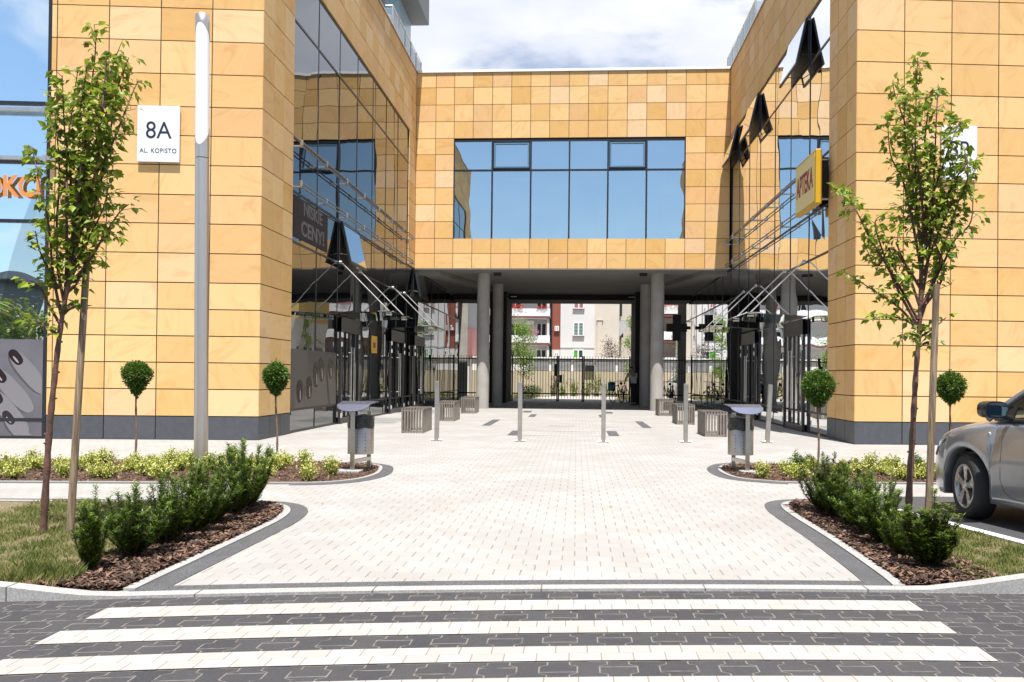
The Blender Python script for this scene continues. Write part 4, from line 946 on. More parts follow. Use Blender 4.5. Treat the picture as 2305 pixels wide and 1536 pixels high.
topiary((2138, 1052), 0, 2140, 1.20, .215, .21, 'round topiary tree between the stake and the parked car bonnet', .15)
# yew hedge plants
def yew_mesh(seed, h, w):
    random.seed(seed); st = MB(); b = MB()
    for k in range(30):
        a = random.uniform(0, 6.3); r_ = w*math.sqrt(random.random()); hh = h*random.uniform(.42, 1.08)*(1-.35*(r_/w)**2)
        p0 = Vector((random.uniform(-.03, .03), random.uniform(-.03, .03), 0)); p1 = Vector((math.cos(a)*r_*.6, math.sin(a)*r_*.6, hh*.45)); p2 = Vector((math.cos(a)*r_, math.sin(a)*r_, hh)); pts = smooth_path([p0, p1, p2], 6)
        st.tube(pts, [.006-.0004*i for i in range(len(pts))], 5, cap=False)
        for i in range(2, len(pts)-1):
            for t in range(7):
                o = pts[i].lerp(pts[i+1], random.random()); aa = random.uniform(0, 6.3); d = Vector((math.cos(aa), math.sin(aa), random.uniform(.25, 1.1))).normalized(); L = random.uniform(.03, .085)*(1.15-.05*i); e = o+d*L+Vector((0, 0, .01)); n_ = max(4, int(L/.008))
                tipy = random.uniform(-.25, .25)
                for q in range(n_):
                    f = q/n_; pp = o.lerp(e, f); sd = d.cross(Vector((0, 0, 1))).normalized()*(1 if q % 2 else -1)
                    dd = sd*.9+d*.8+rv(.22); l_ = random.uniform(.018, .032); wv = d.cross(sd).normalized()*.0036
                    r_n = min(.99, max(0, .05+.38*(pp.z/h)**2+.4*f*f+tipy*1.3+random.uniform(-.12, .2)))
                    tp_ = pp+dd.normalized()*l_; sw = dd.normalized().cross(Vector((0, 0, 1))).normalized()*.0060+wv*.4; b.poly([pp-sw*.7, pp+dd.normalized()*l_*.55-sw, tp_, pp+sw], r_n)
    return st, b
protos = []
for i, (h, w) in enumerate(((.54, .16), (.53, .27), (.58, .28))):
    st, b = yew_mesh(50+i, h, w); t = empty('yew_shrub', (0, 0, 0), cat='shrub', group='feathery yew shrubs edging the beds')
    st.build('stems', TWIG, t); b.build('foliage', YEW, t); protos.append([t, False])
random.seed(11)
def use(pr, loc, rz, sc, label):
    t, used = pr
    o = copy_tree(t) if used else t; pr[1] = True
    o.location = loc; o.rotation_euler = (0, 0, rz); o.scale = sc; o['label'] = label; return o
ordn = ['first', 'second', 'third', 'fourth', 'fifth', 'sixth', 'seventh']
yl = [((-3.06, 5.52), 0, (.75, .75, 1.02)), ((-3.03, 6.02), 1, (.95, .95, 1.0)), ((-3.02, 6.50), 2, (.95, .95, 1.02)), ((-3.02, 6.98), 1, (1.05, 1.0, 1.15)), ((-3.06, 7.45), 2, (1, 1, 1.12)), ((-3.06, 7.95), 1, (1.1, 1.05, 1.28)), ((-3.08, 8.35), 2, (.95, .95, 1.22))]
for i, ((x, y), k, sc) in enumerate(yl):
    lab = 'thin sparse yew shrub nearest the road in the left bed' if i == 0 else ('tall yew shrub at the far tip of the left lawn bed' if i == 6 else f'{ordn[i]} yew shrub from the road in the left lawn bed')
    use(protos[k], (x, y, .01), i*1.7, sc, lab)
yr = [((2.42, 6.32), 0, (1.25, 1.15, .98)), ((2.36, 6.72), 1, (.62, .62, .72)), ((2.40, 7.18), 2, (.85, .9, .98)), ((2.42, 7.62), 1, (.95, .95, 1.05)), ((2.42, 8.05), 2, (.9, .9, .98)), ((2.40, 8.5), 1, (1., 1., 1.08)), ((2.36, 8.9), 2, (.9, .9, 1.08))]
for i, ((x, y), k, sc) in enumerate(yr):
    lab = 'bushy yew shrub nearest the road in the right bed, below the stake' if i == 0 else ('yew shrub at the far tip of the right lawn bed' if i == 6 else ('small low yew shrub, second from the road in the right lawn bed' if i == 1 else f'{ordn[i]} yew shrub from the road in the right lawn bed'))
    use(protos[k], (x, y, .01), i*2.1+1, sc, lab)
# variegated mounds
def mound(seed, r_, h, dark=False):
    random.seed(seed); b = MB(); st = MB()
    for k in range(26):
        a = random.uniform(0, 6.3); rr = r_*math.sqrt(random.random()); hh = h*(1-.45*(rr/r_)**2)*random.uniform(.7, 1.08); e = Vector((math.cos(a)*rr, math.sin(a)*rr, hh)); o = Vector((e.x*.2, e.y*.2, 0)); st.tube([o, e], [.003, .0015], 4, cap=False)
        for q in range(30):
            f = random.uniform(.2, 1.02); p = o.lerp(e, f)+rv(.018); L = random.uniform(.02, .034)
            leaf(b, p, rv()+Vector((0, 0, .5)), Vector((0, 0, 1))+rv(.5), L, L*.33, min(.99, max(0, random.random()*.75+.25*f)))
    return st, b
mp_ = []
for i, (r_, h) in enumerate(((.15, .20), (.19, .20), (.14, .27), (.22, .24))):
    st, b = mound(80+i, r_, h); t = empty('variegated_shrub', (0, 0, 0), cat='shrub', group='golden variegated shrubs in the flower beds'); st.build('stems', TWIG, t); b.build('foliage', GOLD, t); mp_.append([t, False])
random.seed(5)
ML_ = [(20, 1062, 1), (33, 1078, 1), (75, 1052, 1), (85, 1060, 0), (140, 1064, 0), (148, 1076, 2), (185, 1060, 0), (208, 1050, 0), (222, 1076, 1), (240, 1046, 1), (252, 1078, 3), (296, 1062, 0), (310, 1046, 0), (330, 1072, 0), (352, 1056, 1), (368, 1079, 3), (395, 1046, 1), (415, 1060, 0), (432, 1046, 0), (478, 1058, 1), (520, 1050, 1), (560, 1060, 0),
       (605, 1074, 1), (622, 1060, 3), (642, 1050, 0), (690, 1052, 2), (694, 1084, 2), (750, 1072, 2), (585, 1052, 0)]
lefts = ['at the left photo edge', 'left of the tree trunk', 'between trunk and stake', 'between the stake and the topiary', 'beside the pear shaped topiary', 'left of the lamp post', 'right of the lamp post', 'behind the yew hedge', 'around the small round topiary', 'near the left litter bin']
def where(px):
    for lim, w in ((50, 0), (100, 1), (165, 2), (270, 3), (340, 4), (440, 5), (540, 6), (600, 7), (660, 8), (900, 9)):
        if px < lim: return lefts[w]
cnt = {}
for i, (px, py, k) in enumerate(ML_):
    p = G(px, py); row = 'front edge' if py > 1070 else ('middle row' if py > 1054 else 'rear edge')
    key = (where(px), row); cnt[key] = cnt.get(key, 0)+1
    use(mp_[k], (p.x, p.y-.05, .01), random.uniform(0, 6), (random.uniform(.85, 1.1),)*3, f'golden shrub {where(px)}, {row} of left bed'+('' if cnt[key] == 1 else ', further right'))
MR_ = [(1714, 1078, 2, 'golden shrub right beside the right litter bin'), (1768, 1072, 0, 'golden shrub in the right bed between the bin and the topiary'), (1797, 1082, 0, 'low golden shrub on the front edge of the right bed left of the topiary'), (1962, 1060, 2, 'tall golden shrub in the right bed in the middle of the yew hedge view'), (1985, 1072, 1, 'broad golden shrub behind the right yew hedge'), (2008, 1058, 0, 'small golden shrub on the rear edge of the right bed left of the trunk'),
       (2030, 1082, 1, 'golden shrub on the front edge of the right bed left of the tree trunk'), (2072, 1080, 1, 'golden shrub between the right tree trunk and its stake'), (2112, 1084, 3, 'golden shrub in the right bed between the stake and the car'), (1925, 1066, 1, 'golden shrub peeking over the right yew hedge'), (1820, 1062, 0, 'golden shrub at the foot of the right round topiary'), (1890, 1072, 1, 'golden shrub behind the far end of the right yew hedge')]
for px, py, k, lab in MR_:
    p = G(px, py); use(mp_[k], (p.x, p.y-.03, .01), random.uniform(0, 6), (random.uniform(.85, 1.08),)*3, lab)
dk = []
st, b = mound(120, .12, .28); t = empty('dark_shrub', (0, 0, 0), cat='shrub', group='small dark green shrubs in the flower beds'); st.build('stems', TWIG, t); b.build('foliage', TOPI, t); dk = [t, False]
for px, py, sc, lab in ((608, 1042, .8, 'small dark green shrub behind the left round topiary trunk'), (524, 1040, .9, 'dark green shrub above the left yew hedge'), (1796, 1062, 1.0, 'dark green shrub in the right bed left of the topiary'), (1822, 1052, .7, 'smaller dark green shrub touching the right topiary trunk'), (2066, 1062, .9, 'dark green shrub beside the right tree trunk'), (335, 1047, .5, 'tiny dark green shrub right of the pear shaped topiary')):
    p = G(px, py); use(dk, (p.x, p.y, .01), px, (sc,)*3, lab)
# a few dry leaves on the paving
b = MB(); random.seed(3)
for px, py in ((1022, 1086), (1060, 1058), (1030, 1063), (870, 1064), (1380, 1141), (1150, 1096), (1290, 1117), (724, 1134)):
    p = G(px, py); a = random.uniform(0, 6.3); leaf(b, Vector((p.x, p.y, .006)), Vector((math.cos(a), math.sin(a), .15)), Vector((0, 0, 1)), .055, .013, .95)
tag(b.build('dry_leaves', simple('dry_leaf', (.34, .17, .06), .8)), kind='stuff')

# ---------------- parked car ----------------
CARP = NT('champagne_grey_car_paint'); CARP.set(col=(.20, .178, .155), rough=.32, metal=.65, coat=1.0); CARP.b.inputs['Coat Roughness'].default_value = .03
fl = CARP.noise(900, 2, .5, CARP.obj()); CARP.set(col=CARP.mix(CARP.M('MULTIPLY', fl, .5), (.235, .25, .275), (.36, .375, .40))); CARP = CARP.m
TYRE = simple('tyre_rubber', (.018, .018, .018), .75); RIM = simple('alloy_rim', (.50, .48, .45), .3, .75); PLAST = simple('black_trim', (.014, .014, .016), .35); CGL = glass_mat('car_glass', (.85, .9, .92), (.02, .03, .03), 1.55, .06, see=(.42, .5, .46, .85), wav=0)
MIRR = simple('mirror_glass', (.35, .42, .48), .02, 1); LAMPG = simple('headlamp_lens', (.55, .6, .65), .05, .3, coat=1); SEAT = simple('seat_fabric', (.09, .085, .075), .9)
car = empty('parked_car', (0, 0, 0), label='silvery grey hatchback parked at the right edge, facing away', cat='car')
cd = Vector((-.215, .977, 0)).normalized()
axle = Vector((3.66, 8.74, 0)); lat = Vector((cd.y, -cd.x, 0))     # lat points to the car's right
cc = axle+lat*.86
CM = Matrix(((cd.x, -lat.x, 0, cc.x), (cd.y, -lat.y, 0, cc.y), (0, 0, 1, 0), (0, 0, 0, 1)))
car.matrix_world = CM
def ip(x, tab): 
    xs_, ys_ = zip(*tab); return float(np.interp(x, xs_, ys_))
ZB = [(-3.45, .80), (-3.2, .98), (-2.6, .985), (-1.5, .955), (-.5, .925), (-.2, .905), (.1, .87), (.35, .815), (.6, .735), (.75, .66), (.86, .55)]
ZT = [(-3.45, .82), (-3.2, 1.0), (-2.6, 1.0), (-1.5, .97), (-.6, .975), (-.3, .975), (0, .945), (.3, .885), (.55, .80), (.75, .69), (.86, .56)]
WB = [(-3.45, .60), (-3.3, .76), (-3.0, .85), (-2.4, .875), (-.6, .875), (0, .872), (.3, .845), (.5, .80), (.65, .73), (.76, .64), (.83, .52), (.86, .40)]
def zlow(x):
    z = .19
    for xa in (0, -2.62):
        if abs(x-xa) < .365: z = max(z, .305+math.sqrt(.365**2-(x-xa)**2)*.985)
    if x > .5: z = max(z, .19+(x-.5)*.05)
    return z
xs_ = sorted(set([round(-3.45+.05*i, 3) for i in range(87)]+[round(.365*math.cos(R(t)), 4)+xa for xa in (0, -2.62) for t in range(0, 181, 8)]+[.3655, -.3655, -2.62+.3655, -2.62-.3655, .86]))
b = MB(); secs = []
for x in xs_:
    w = ip(x, WB); zb = ip(x, ZB); zt = ip(x, ZT); zl_ = min(zlow(x), zb-.08)
    near = min(abs(x), abs(x+2.62)); fl_ = .022*max(0, 1-(near/.5)**4)**1.5 if near < .5 else 0   # arch flare
    H_ = zb-zl_
    pts = [(w-.10, zl_), (w-.012+fl_, zl_+.004), (w+.004+fl_*.9, zl_+H_*.10), (w+.012+fl_*.5, zl_+H_*.30), (w+.014+fl_*.2, zl_+H_*.50), (w+.006, zl_+H_*.66), (w-.008, zl_+H_*.80), (w-.028, zl_+H_*.92), (w-.055, zb-.004), (w-.10, zb+.012), (w*.72, zb+(zt-zb)*.62+.01), (w*.4, zb+(zt-zb)*.92), (0, zt)]
    secs.append(pts)
m_ = len(secs[0])
for sgn in (1, -1):
    base = len(b.v)
    for x, pts in zip(xs_, secs): b.v += [(x, sgn*y, z) for y, z in pts]
    for i in range(len(xs_)-1):
        for k in range(m_-1):
            q = (base+i*m_+k, base+(i+1)*m_+k, base+(i+1)*m_+k+1, base+i*m_+k+1); b.face(q if sgn < 0 else q[::-1])
b.poly([(xs_[-1], y, z) for y, z in secs[-1]]+[(xs_[-1], -y, z) for y, z in reversed(secs[-1])]); b.poly([(xs_[0], -y, z) for y, z in secs[0]]+[(xs_[0], y, z) for y, z in reversed(secs[0])])
body = b.build('body', CARP, car, smooth=True)
bm = bmesh.new(); bm.from_mesh(body.data); bmesh.ops.remove_doubles(bm, verts=bm.verts, dist=.0004); bmesh.ops.recalc_face_normals(bm, faces=bm.faces); bm.to_mesh(body.data); bm.free()
b = MB(); b.box((-3.3, -.70, .2), (.55, .70, .5)); b.box((-2.1, -.76, .18), (-.5, .76, .3)); b.box((-3.05, -.76, .55), (.4, .76, .62)); b.build('underbody', PLAST, car)
for xa in (0, -2.62):
    for s in (1, -1):
        b = MB(); seg = 24
        for k in range(seg):
            t0, t1 = math.pi*k/seg-.15*(k == 0), math.pi*(k+1)/seg+.15*(k == seg-1)
            P = [(xa+.374*math.cos(t), s*y, .305+.37*math.sin(t)) for t, y in ((t0, .55), (t1, .55), (t1, .79), (t0, .79))]; b.poly(P)
        b.build('wheel_liner', PLAST, car)
def wheel(xa, s, steer):
    t = bpy.data.objects.new('wheel', None); C.objects.link(t); t.parent = car; t.location = (xa, s*.775, .305); t.rotation_euler = (0, 0, steer); t.empty_display_size = .1
    def ring(prof, name, mat, sm=True):
        b = MB(); seg = 48
        for r_, y in prof:
            for k in range(seg): a = 2*math.pi*k/seg; b.v.append((r_*math.cos(a), y*s, r_*math.sin(a)))
        for i in range(len(prof)-1):
            for k in range(seg): k2 = (k+1) % seg; b.face((i*seg+k, i*seg+k2, (i+1)*seg+k2, (i+1)*seg+k))
        return b.build(name, mat, t, smooth=sm)
    ring([(.20, .085), (.225, .098), (.265, .10), (.29, .085), (.305, .06), (.307, 0), (.305, -.06), (.29, -.09), (.2, -.09)], 'tyre', TYRE)
    ring([(.208, .094), (.203, .100), (.192, .096), (.186, .05), (.18, -.05)], 'rim', RIM)
    ring([(.187, .02), (.02, .02)], 'brake_disc', simple('brake_shadow', (.02, .02, .02), .6))
    b = MB()
    for k in range(5):
        a0 = 2*math.pi*k/5+.35; ca_, sa_ = math.cos(a0), math.sin(a0)
        prof = [(.03, .030, .082), (.09, .030, .090), (.14, .036, .092), (.192, .062, .094)]
        P = [(r_, w_, y) for r_, w_, y in prof]
        for (r0, w0, y0), (r1, w1, y1) in zip(P[:-1], P[1:]):
            for sg in (1, -1):
                q = [(r0, 0, y0+.006), (r1, 0, y1+.005), (r1, sg*w1, y1-.004), (r0, sg*w0, y0-.004)]; b.poly([(r*ca_-w*sa_, y*s, r*sa_+w*ca_) for r, w, y in q])
                q = [(r0, sg*w0, y0-.004), (r1, sg*w1, y1-.004), (r1, sg*w1*.92, y1-.035), (r0, sg*w0*.92, y0-.035)]; b.poly([(r*ca_-w*sa_, y*s, r*sa_+w*ca_) for r, w, y in q])
    b.build('spoke', RIM, t)
    ring([(.055, .07), (.05, .094), (.03, .10), (.001, .101)], 'hub_cap', RIM)
    b = MB()
    for k in range(5):
        a = 2*math.pi*(k+.5)/5+.35; x, z = .062*math.cos(a), .062*math.sin(a); b.tube([(x, .07*s, z), (x, .093*s, z)], .010, 8)
    b.build('wheel_nut', simple('nut_dark', (.05, .05, .05), .4, .6), t)
for xa in (0, -2.62):
    for s in (1, -1): wheel(xa, s, R(-13) if xa == 0 else 0)
# greenhouse
def gy(z): return .80-(z-.93)*.48
roofp = [(-.20, .955), (-.52, 1.19), (-.86, 1.37), (-1.10, 1.43), (-1.6, 1.45), (-2.1, 1.465), (-2.6, 1.42), (-2.95, 1.30), (-3.25, 1.0)]
rp_ = smooth_path([Vector((x, 0, z)) for x, z in roofp], 5)
b = MB(); nC = 9
for p_ in rp_[12:]:
    wy = gy(p_.z)-.015
    for j in range(nC): f = j/(nC-1)*2-1; b.v.append((p_.x+.06*(1-f*f), f*wy, p_.z+.045*(1-f*f)))
for i in range(len(rp_[12:])-1):
    for j in range(nC-1): b.face((i*nC+j, i*nC+j+1, (i+1)*nC+j+1, (i+1)*nC+j))
b.build('roof', CARP, car, smooth=True)
b = MB()
for i in range(14):
    p_ = rp_[i]; wy = gy(p_.z)-.02
    for j in range(nC): f = j/(nC-1)*2-1; b.v.append((p_.x+(.16 if i < 12 else .16)*(1-f*f)*(1-i/26), f*wy, p_.z+.03*(1-f*f)))
for i in range(13):
    for j in range(nC-1): b.face((i*nC+j, i*nC+j+1, (i+1)*nC+j+1, (i+1)*nC+j))
b.build('windscreen', CGL, car, smooth=True)
for s in (1, -1):
    b = MB(); pl = [Vector((p_.x, s*(gy(p_.z)+.0), p_.z-.005)) for p_ in rp_]; b.tube(pl, [.036]*len(pl), 8); b.build('pillar', CARP, car, smooth=True)
    b = MB(); pl2 = [Vector((p_.x-.055, s*(gy(p_.z)+.006), p_.z-.045)) for p_ in rp_[2:-3]]; b.tube(pl2, .016, 6); b.tube([(-.34, s*.815, .95), (-1.5, s*.81, .972), (-2.9, s*.80, 1.0)], .016, 6); b.build('window_trim', PLAST, car, smooth=True)
    b = MB(); bot = [Vector((x, s*.80, .945+(-x)*.012)) for x in (-.40, -.8, -1.1, -1.4, -1.7, -2.0, -2.4, -2.8)]
    top = [Vector((x, 0, float(np.interp(-x, [-q.x for q in rp_], [q.z for q in rp_]))-.04)) for x in (-.44, -.8, -1.1, -1.4, -1.7, -2.0, -2.4, -2.8)]
    for q in top: q.y = s*(gy(q.z)+.002)
    for i in range(7): b.poly([bot[i], bot[i+1], top[i+1], top[i]])
    b.build('side_window', CGL, car, smooth=True)
    b = MB(); b.box((-1.58, s*.62, 0), (-1.50, s*.63, .01)); 
    b = MB(); b.poly([(-.30, s*.80, .94), (-.56, s*.81, .945), (-.56, s*.76, 1.09)]); b.poly([(-.30, s*.79, .94), (-.56, s*.75, 1.09), (-.56, s*.80, .945)]); b.build('mirror_mount_panel', PLAST, car)
    # mirror
    mo_ = MB(); n_ = 16; rings = [(.02, .10), (.055, .75), (.03, 1.0), (-.03, 1.03), (-.055, .98)]
    cx, cy0, cz = -.55, s*.995, 1.045
    for dx, f in rings:
        for k in range(n_):
            a = 2*math.pi*k/n_; yy = math.copysign(abs(math.cos(a))**.7, math.cos(a))*.115*f; zz = math.copysign(abs(math.sin(a))**.7, math.sin(a))*.075*f; mo_.v.append((cx+dx*1.3+.02, cy0+yy, cz+zz+.01*(yy*s)))
    for i in range(len(rings)-1):
        for k in range(n_): k2 = (k+1) % n_; mo_.face((i*n_+k, i*n_+k2, (i+1)*n_+k2, (i+1)*n_+k))
    mo_.face([k for k in range(n_)]); mo_.face([4*n_+k for k in reversed(range(n_))]); mo_.tube([(cx, s*.82, .965), (cx, s*.93, 1.0)], .03, 8)
    mm = mo_.build('door_mirror', PLAST, car, smooth=True)
    g_ = MB(); pts = []
    for k in range(n_):
        a = 2*math.pi*k/n_; yy = math.copysign(abs(math.cos(a))**.7, math.cos(a))*.10; zz = math.copysign(abs(math.sin(a))**.7, math.sin(a))*.062; pts.append((cx-.055, cy0+yy, cz+zz))
    g_.poly(pts); g_.build('mirror_glass', MIRR, mm)
    # door seams, handle, side repeater, sill
    def sy(x, z):
        pts = secs[min(range(len(xs_)), key=lambda i: abs(xs_[i]-x))]; zz_ = [q[1] for q in pts[1:9]]; yy_ = [q[0] for q in pts[1:9]]; return float(np.interp(z, zz_, yy_))
    def seam(P): 
        b = MB(); b.tube([Vector((x, s*(sy(x, z)-.001), z)) for x, z in P], .0032, 5); return b
    seam([(-.50, .90), (-.50, .8), (-.50, .7), (-.50, .6), (-.50, .5), (-.50, .42), (-.55, .32), (-.65, .275), (-.9, .265), (-1.3, .265), (-1.56, .28), (-1.6, .4), (-1.6, .6), (-1.6, .92)]).build('door_seam', IRON, car)
    seam([(-1.64, .9), (-1.64, .4), (-1.7, .28), (-2.1, .27)]).build('door_seam', IRON, car)
    b = MB(); b.tube([Vector((x, s*(sy(x, .80)+.022), .80)) for x in (-1.52, -1.46, -1.34, -1.28)], [.012, .017, .017, .012], 8); b.build('door_handle', PLAST, car, smooth=True)
    b = MB(); zz = .815; b.tube([Vector((-.33, s*(sy(-.33, zz)-.004), zz)), Vector((-.33, s*(sy(-.33, zz)+.006), zz))], [.022, .014], 12); b.build('side_repeater', LAMPG, car)
    b = MB(); P = []
    hx = [.36, .45, .56, .66, .74]; 
    for x in hx: z_ = ip(x, ZB)-.045; P.append(Vector((x, s*(sy(x, z_)+.004), z_)))
    Q = []
    for x in hx: z_ = ip(x, ZB)-.045-.13*(x-.3)/.45; Q.append(Vector((x, s*(sy(x, z_)+.005), z_)))
    for i in range(4): b.poly([P[i], P[i+1], Q[i+1], Q[i]])
    b.build('headlight', LAMPG, car)
for y in (.36, -.36):
    b = MB(); b.box((-1.75, y-.25, .35), (-1.2, y+.25, .55)); b.box((-1.85, y-.24, .5), (-1.7, y+.24, 1.05)); b.tube([(-1.8, y, 1.05), (-1.82, y, 1.12)], .05, 8); b.box((-1.87, y-.13, 1.1), (-1.76, y+.13, 1.28)); b.build('seat', SEAT, car, bevel=.03)
b = MB(); b.box((-.95, -.72, .75), (-.5, .72, .94)); b.build('dashboard', PLAST, car, bevel=.03)
b = MB(); ang = R(25)
pts = [(-.98+.18*math.cos(t)*.4, .36+.185*math.sin(t), .95+.18*math.cos(t)*.9) for t in [2*math.pi*k/24 for k in range(25)]]; b.tube(pts, .014, 6, cap=False); b.build('steering_wheel', PLAST, car, smooth=True)

# ---------------- gate, fence and courtyard ----------------
def fence_section(name, x0, x1, Y, label, cat, posts=(), grp='black iron railings at the rear of the passage', h=2.28):
    e = empty(name, ((x0+x1)/2, Y, 0), label=label, cat=cat, group=grp)
    b = MB(); b.box((x0, Y-.02, h-.17), (x1, Y+.02, h-.12)); par(b.build('rail', IRON), e)
    b = MB(); b.box((x0, Y-.02, .36), (x1, Y+.02, .42)); par(b.build('rail', IRON), e)
    b = MB(); n = int((x1-x0)/.142)
    for i in range(1, n): x = x0+(x1-x0)*i/n; b.box((x-.012, Y-.012, .14), (x+.012, Y+.012, h+.02))
    par(b.build('bars', IRON), e)
    for x in (x0, x1): b = MB(); b.box((x-.035, Y-.035, 0), (x+.035, Y+.035, h+.03)); par(b.build('post', IRON), e)
    return e
YG = 45.75
fence_section('iron_fence', -3.26, -.98, YG, 'black iron railing left of the pedestrian gate, behind the passage', 'fence')
gt = fence_section('iron_gate', -.90, .30, YG, 'black iron pedestrian gate in the middle of the rear railing', 'gate', grp=None)
b = MB(); b.box((-.86, YG-.05, .95), (-.72, YG+.05, 1.35)); par(b.build('lock_box', IRON), gt)
b = MB(); b.tube([(-.66, YG-.09, .9), (-.66, YG-.09, 1.4)], .015, 6); par(b.build('handle', IRON), gt)
fence_section('iron_fence', .38, 2.68, YG, 'black iron railing right of the pedestrian gate, behind the bicycles', 'fence')
fence_section('iron_fence', -6.0, -4.15, YG-.3, 'black iron railing in the gap beside the left glazed wall', 'fence')
fence_section('iron_fence', 3.68, 5.4, YG-.3, 'black iron railing in the gap beside the right glazed wall', 'fence')
b = MB(); b.box((-1.12, YG-.09, 1.28), (-.98, YG-.03, 1.9)); tag(b.build('letter_box', IRON), 'black intercom box on the railing left of the gate', 'intercom box')
b = MB(); b.poly([(-30, 49, 0), (30, 49, 0), (30, 160, 0), (-30, 160, 0)]); tag(b.build('courtyard_ground', simple('courtyard_paving', (.34, .325, .30), .9, var=.08, vs=.6)), kind='structure')
b = MB(); b.poly([(-9, 50, .01), (-2.6, 50.5, .01), (-2.2, 55, .01), (-1.2, 57.9, .01), (-9, 57.9, .01)]); b.poly([(2.2, 50.5, .01), (4.4, 50.2, .01), (4.4, 57.9, .01), (2.6, 57.9, .01)])
tag(b.build('courtyard_lawn', SOIL), kind='structure')
grass(lambda x, y: (x < -2.3 and y > 50.6) or (x > 2.5 and y > 50.8), (-5, 4.4, 50.4, 57.5), 9000, .12)
BEIGE = simple('beige_panel', (.44, .38, .28), .85, var=.06, vs=.5); LOUV = simple('louvre_grey', (.40, .40, .41), .6); PLASTER = simple('white_plaster', (.58, .57, .55), .9, var=.05, vs=.4); CREAM = simple('cream_plaster', (.55, .50, .43), .9, var=.05, vs=.4)
TERRA = simple('terracotta_paint', (.23, .065, .04), .85, var=.06, vs=.6); SALM = simple('salmon_paint', (.28, .12, .11), .85); YPL = simple('yellow_plaster', (.58, .40, .12), .9, var=.05, vs=.5); WGL = simple('window_dark', (.03, .04, .045), .08); SILL = simple('sill_brown', (.16, .06, .05), .6); BLIND = simple('green_blind', (.25, .40, .35), .6)
ga = empty('garage_wall', (0, 58, 0), label='low beige panelled garage with a louvred band behind the gate', cat='garage')
b = MB(); x = -9.4
while x < 8: b.box((x+.01, 58, 0), (x+1.19, 58.3, 1.6)); x += 1.2
par(b.build('wall', BEIGE), ga)
b = MB(); b.box((-9.4, 58.05, 1.61), (8, 62, 2.42)); b.box((-9.5, 57.9, 2.42), (8.1, 62, 2.5)); par(b.build('band', WHITE), ga)
x = -3.1
while x < 6:
    b = MB()
    for k in range(9): b.box((x+.06, 57.98, 1.70+k*.075), (x+1.34, 58.045, 1.735+k*.075), M4=None)
    par(b.build('louvre', LOUV), ga); x += 1.42
b = MB(); b.box((.56, 57.8, 1.6), (1.16, 58.0, 2.0)); par(b.build('vent_box', IRON), ga)
def win(bld, x0, x1, z0, z1, Y, glass=WGL, slats=False, left=None):
    b = MB(); w = .07
    for a in ((x0, x1, z0, z0+w), (x0, x1, z1-w, z1), (x0, x0+w, z0+w, z1-w), (x1-w, x1, z0+w, z1-w), ((x0+x1)/2-.05, (x0+x1)/2+.05, z0+w, z1-w)): b.box((a[0], Y-.05, a[2]), (a[1], Y-.004, a[3]))
    f = par(b.build('window', WHITE), bld)
    xm = (x0+x1)/2
    b = MB(); b.box((x0+w, Y-.02, z0+w), (xm-.05, Y-.003, z1-w)); o = b.build('pane', left or glass); o.parent = f
    b = MB(); b.box((xm+.05, Y-.02, z0+w), (x1-w, Y-.003, z1-w)); o = b.build('pane', glass); o.parent = f
    if slats:
        b = MB(); z = z0+.12
        while z < z1-.1: b.box((x0+w, Y-.03, z), (xm-.05, Y-.021, z+.06)); b.box((xm+.05, Y-.03, z), (x1-w, Y-.021, z+.06)); z += .12
        o = b.build('blind', BLIND); o.parent = f
    b = MB(); b.box((x0-.06, Y-.16, z0-.05), (x1+.06, Y-.0, z0-.002)); o = b.build('sill', SILL); o.parent = f
# block of flats
ap = empty('apartment_building', (-1, 75, 0), label='white block of flats with balconies and a terracotta stripe behind the garage', cat='building')
b = MB(); b.box((-1.37, 75, 0), (1.47, 84, 14)); par(b.build('wall', PLASTER), ap)
b = MB(); b.box((-1.37, 74.96, 3.6), (1.47, 75, 3.68)); par(b.build('cornice', LOUV), ap)
b = MB(); 
for z0, z1 in ((3.5, 5.0), (5.02, 7.4), (7.42, 14)): b.box((-2.05, 75.1, z0), (-1.39, 84, z1))
par(b.build('stripe', TERRA), ap)
b = MB(); b.box((-2.05, 75.1, 0), (-1.39, 84, 3.48)); par(b.build('base_wall', CREAM), ap)
b = MB(); b.box((-14, 77, 0), (-2.1, 84, 14)); par(b.build('rear_wall', PLASTER), ap)
for z0, zp0, zp1 in ((3.75, 4.05, 4.66), (6.0, 6.28, 6.9), (8.3, 8.6, 9.2), (1.5, 1.8, 2.4)):
    b = MB(); b.box((-14, 75.2, z0+.1), (-2.2, 77, zp0)); sl_ = par(b.build('balcony', WHITE), ap)
    b = MB(); b.box((-14, 75.14, zp0+.002), (-2.25, 75.22, zp1)); o = b.build('parapet', WHITE); o.parent = sl_
    b = MB(); b.box((-14.05, 75.1, z0+.09), (-2.15, 75.19, z0+.24)); o = b.build('edge_tile', SILL); o.parent = sl_
    b = MB(); b.box((-2.5, 75.25, zp0+.01), (-2.3, 76.98, z0+2.3)); o = b.build('side_wall', PLASTER); o.parent = sl_
    for x0, x1 in ((-3.45, -2.6), (-5.8, -4.75), (-8.4, -7.4)): win(ap, x0, x1, zp0+.05, zp0+1.75, 77)
b = MB(); b.tube([(-2.12, 75.0, 0), (-2.12, 75.0, 12)], .05, 6); par(b.build('drainpipe', FRAME), ap)
win(ap, -.30, .56, 4.64, 5.76, 75, slats=True); win(ap, -.30, .56, 6.9, 8.0, 75, glass=SALM); win(ap, -.30, .56, 2.4, 3.5, 75, left=simple('green_curtain', (.05, .32, .03), .6))
win(ap, -1.85, -1.5, 5.05, 5.45, 75.1); win(ap, -1.85, -1.5, 2.9, 3.3, 75.1)
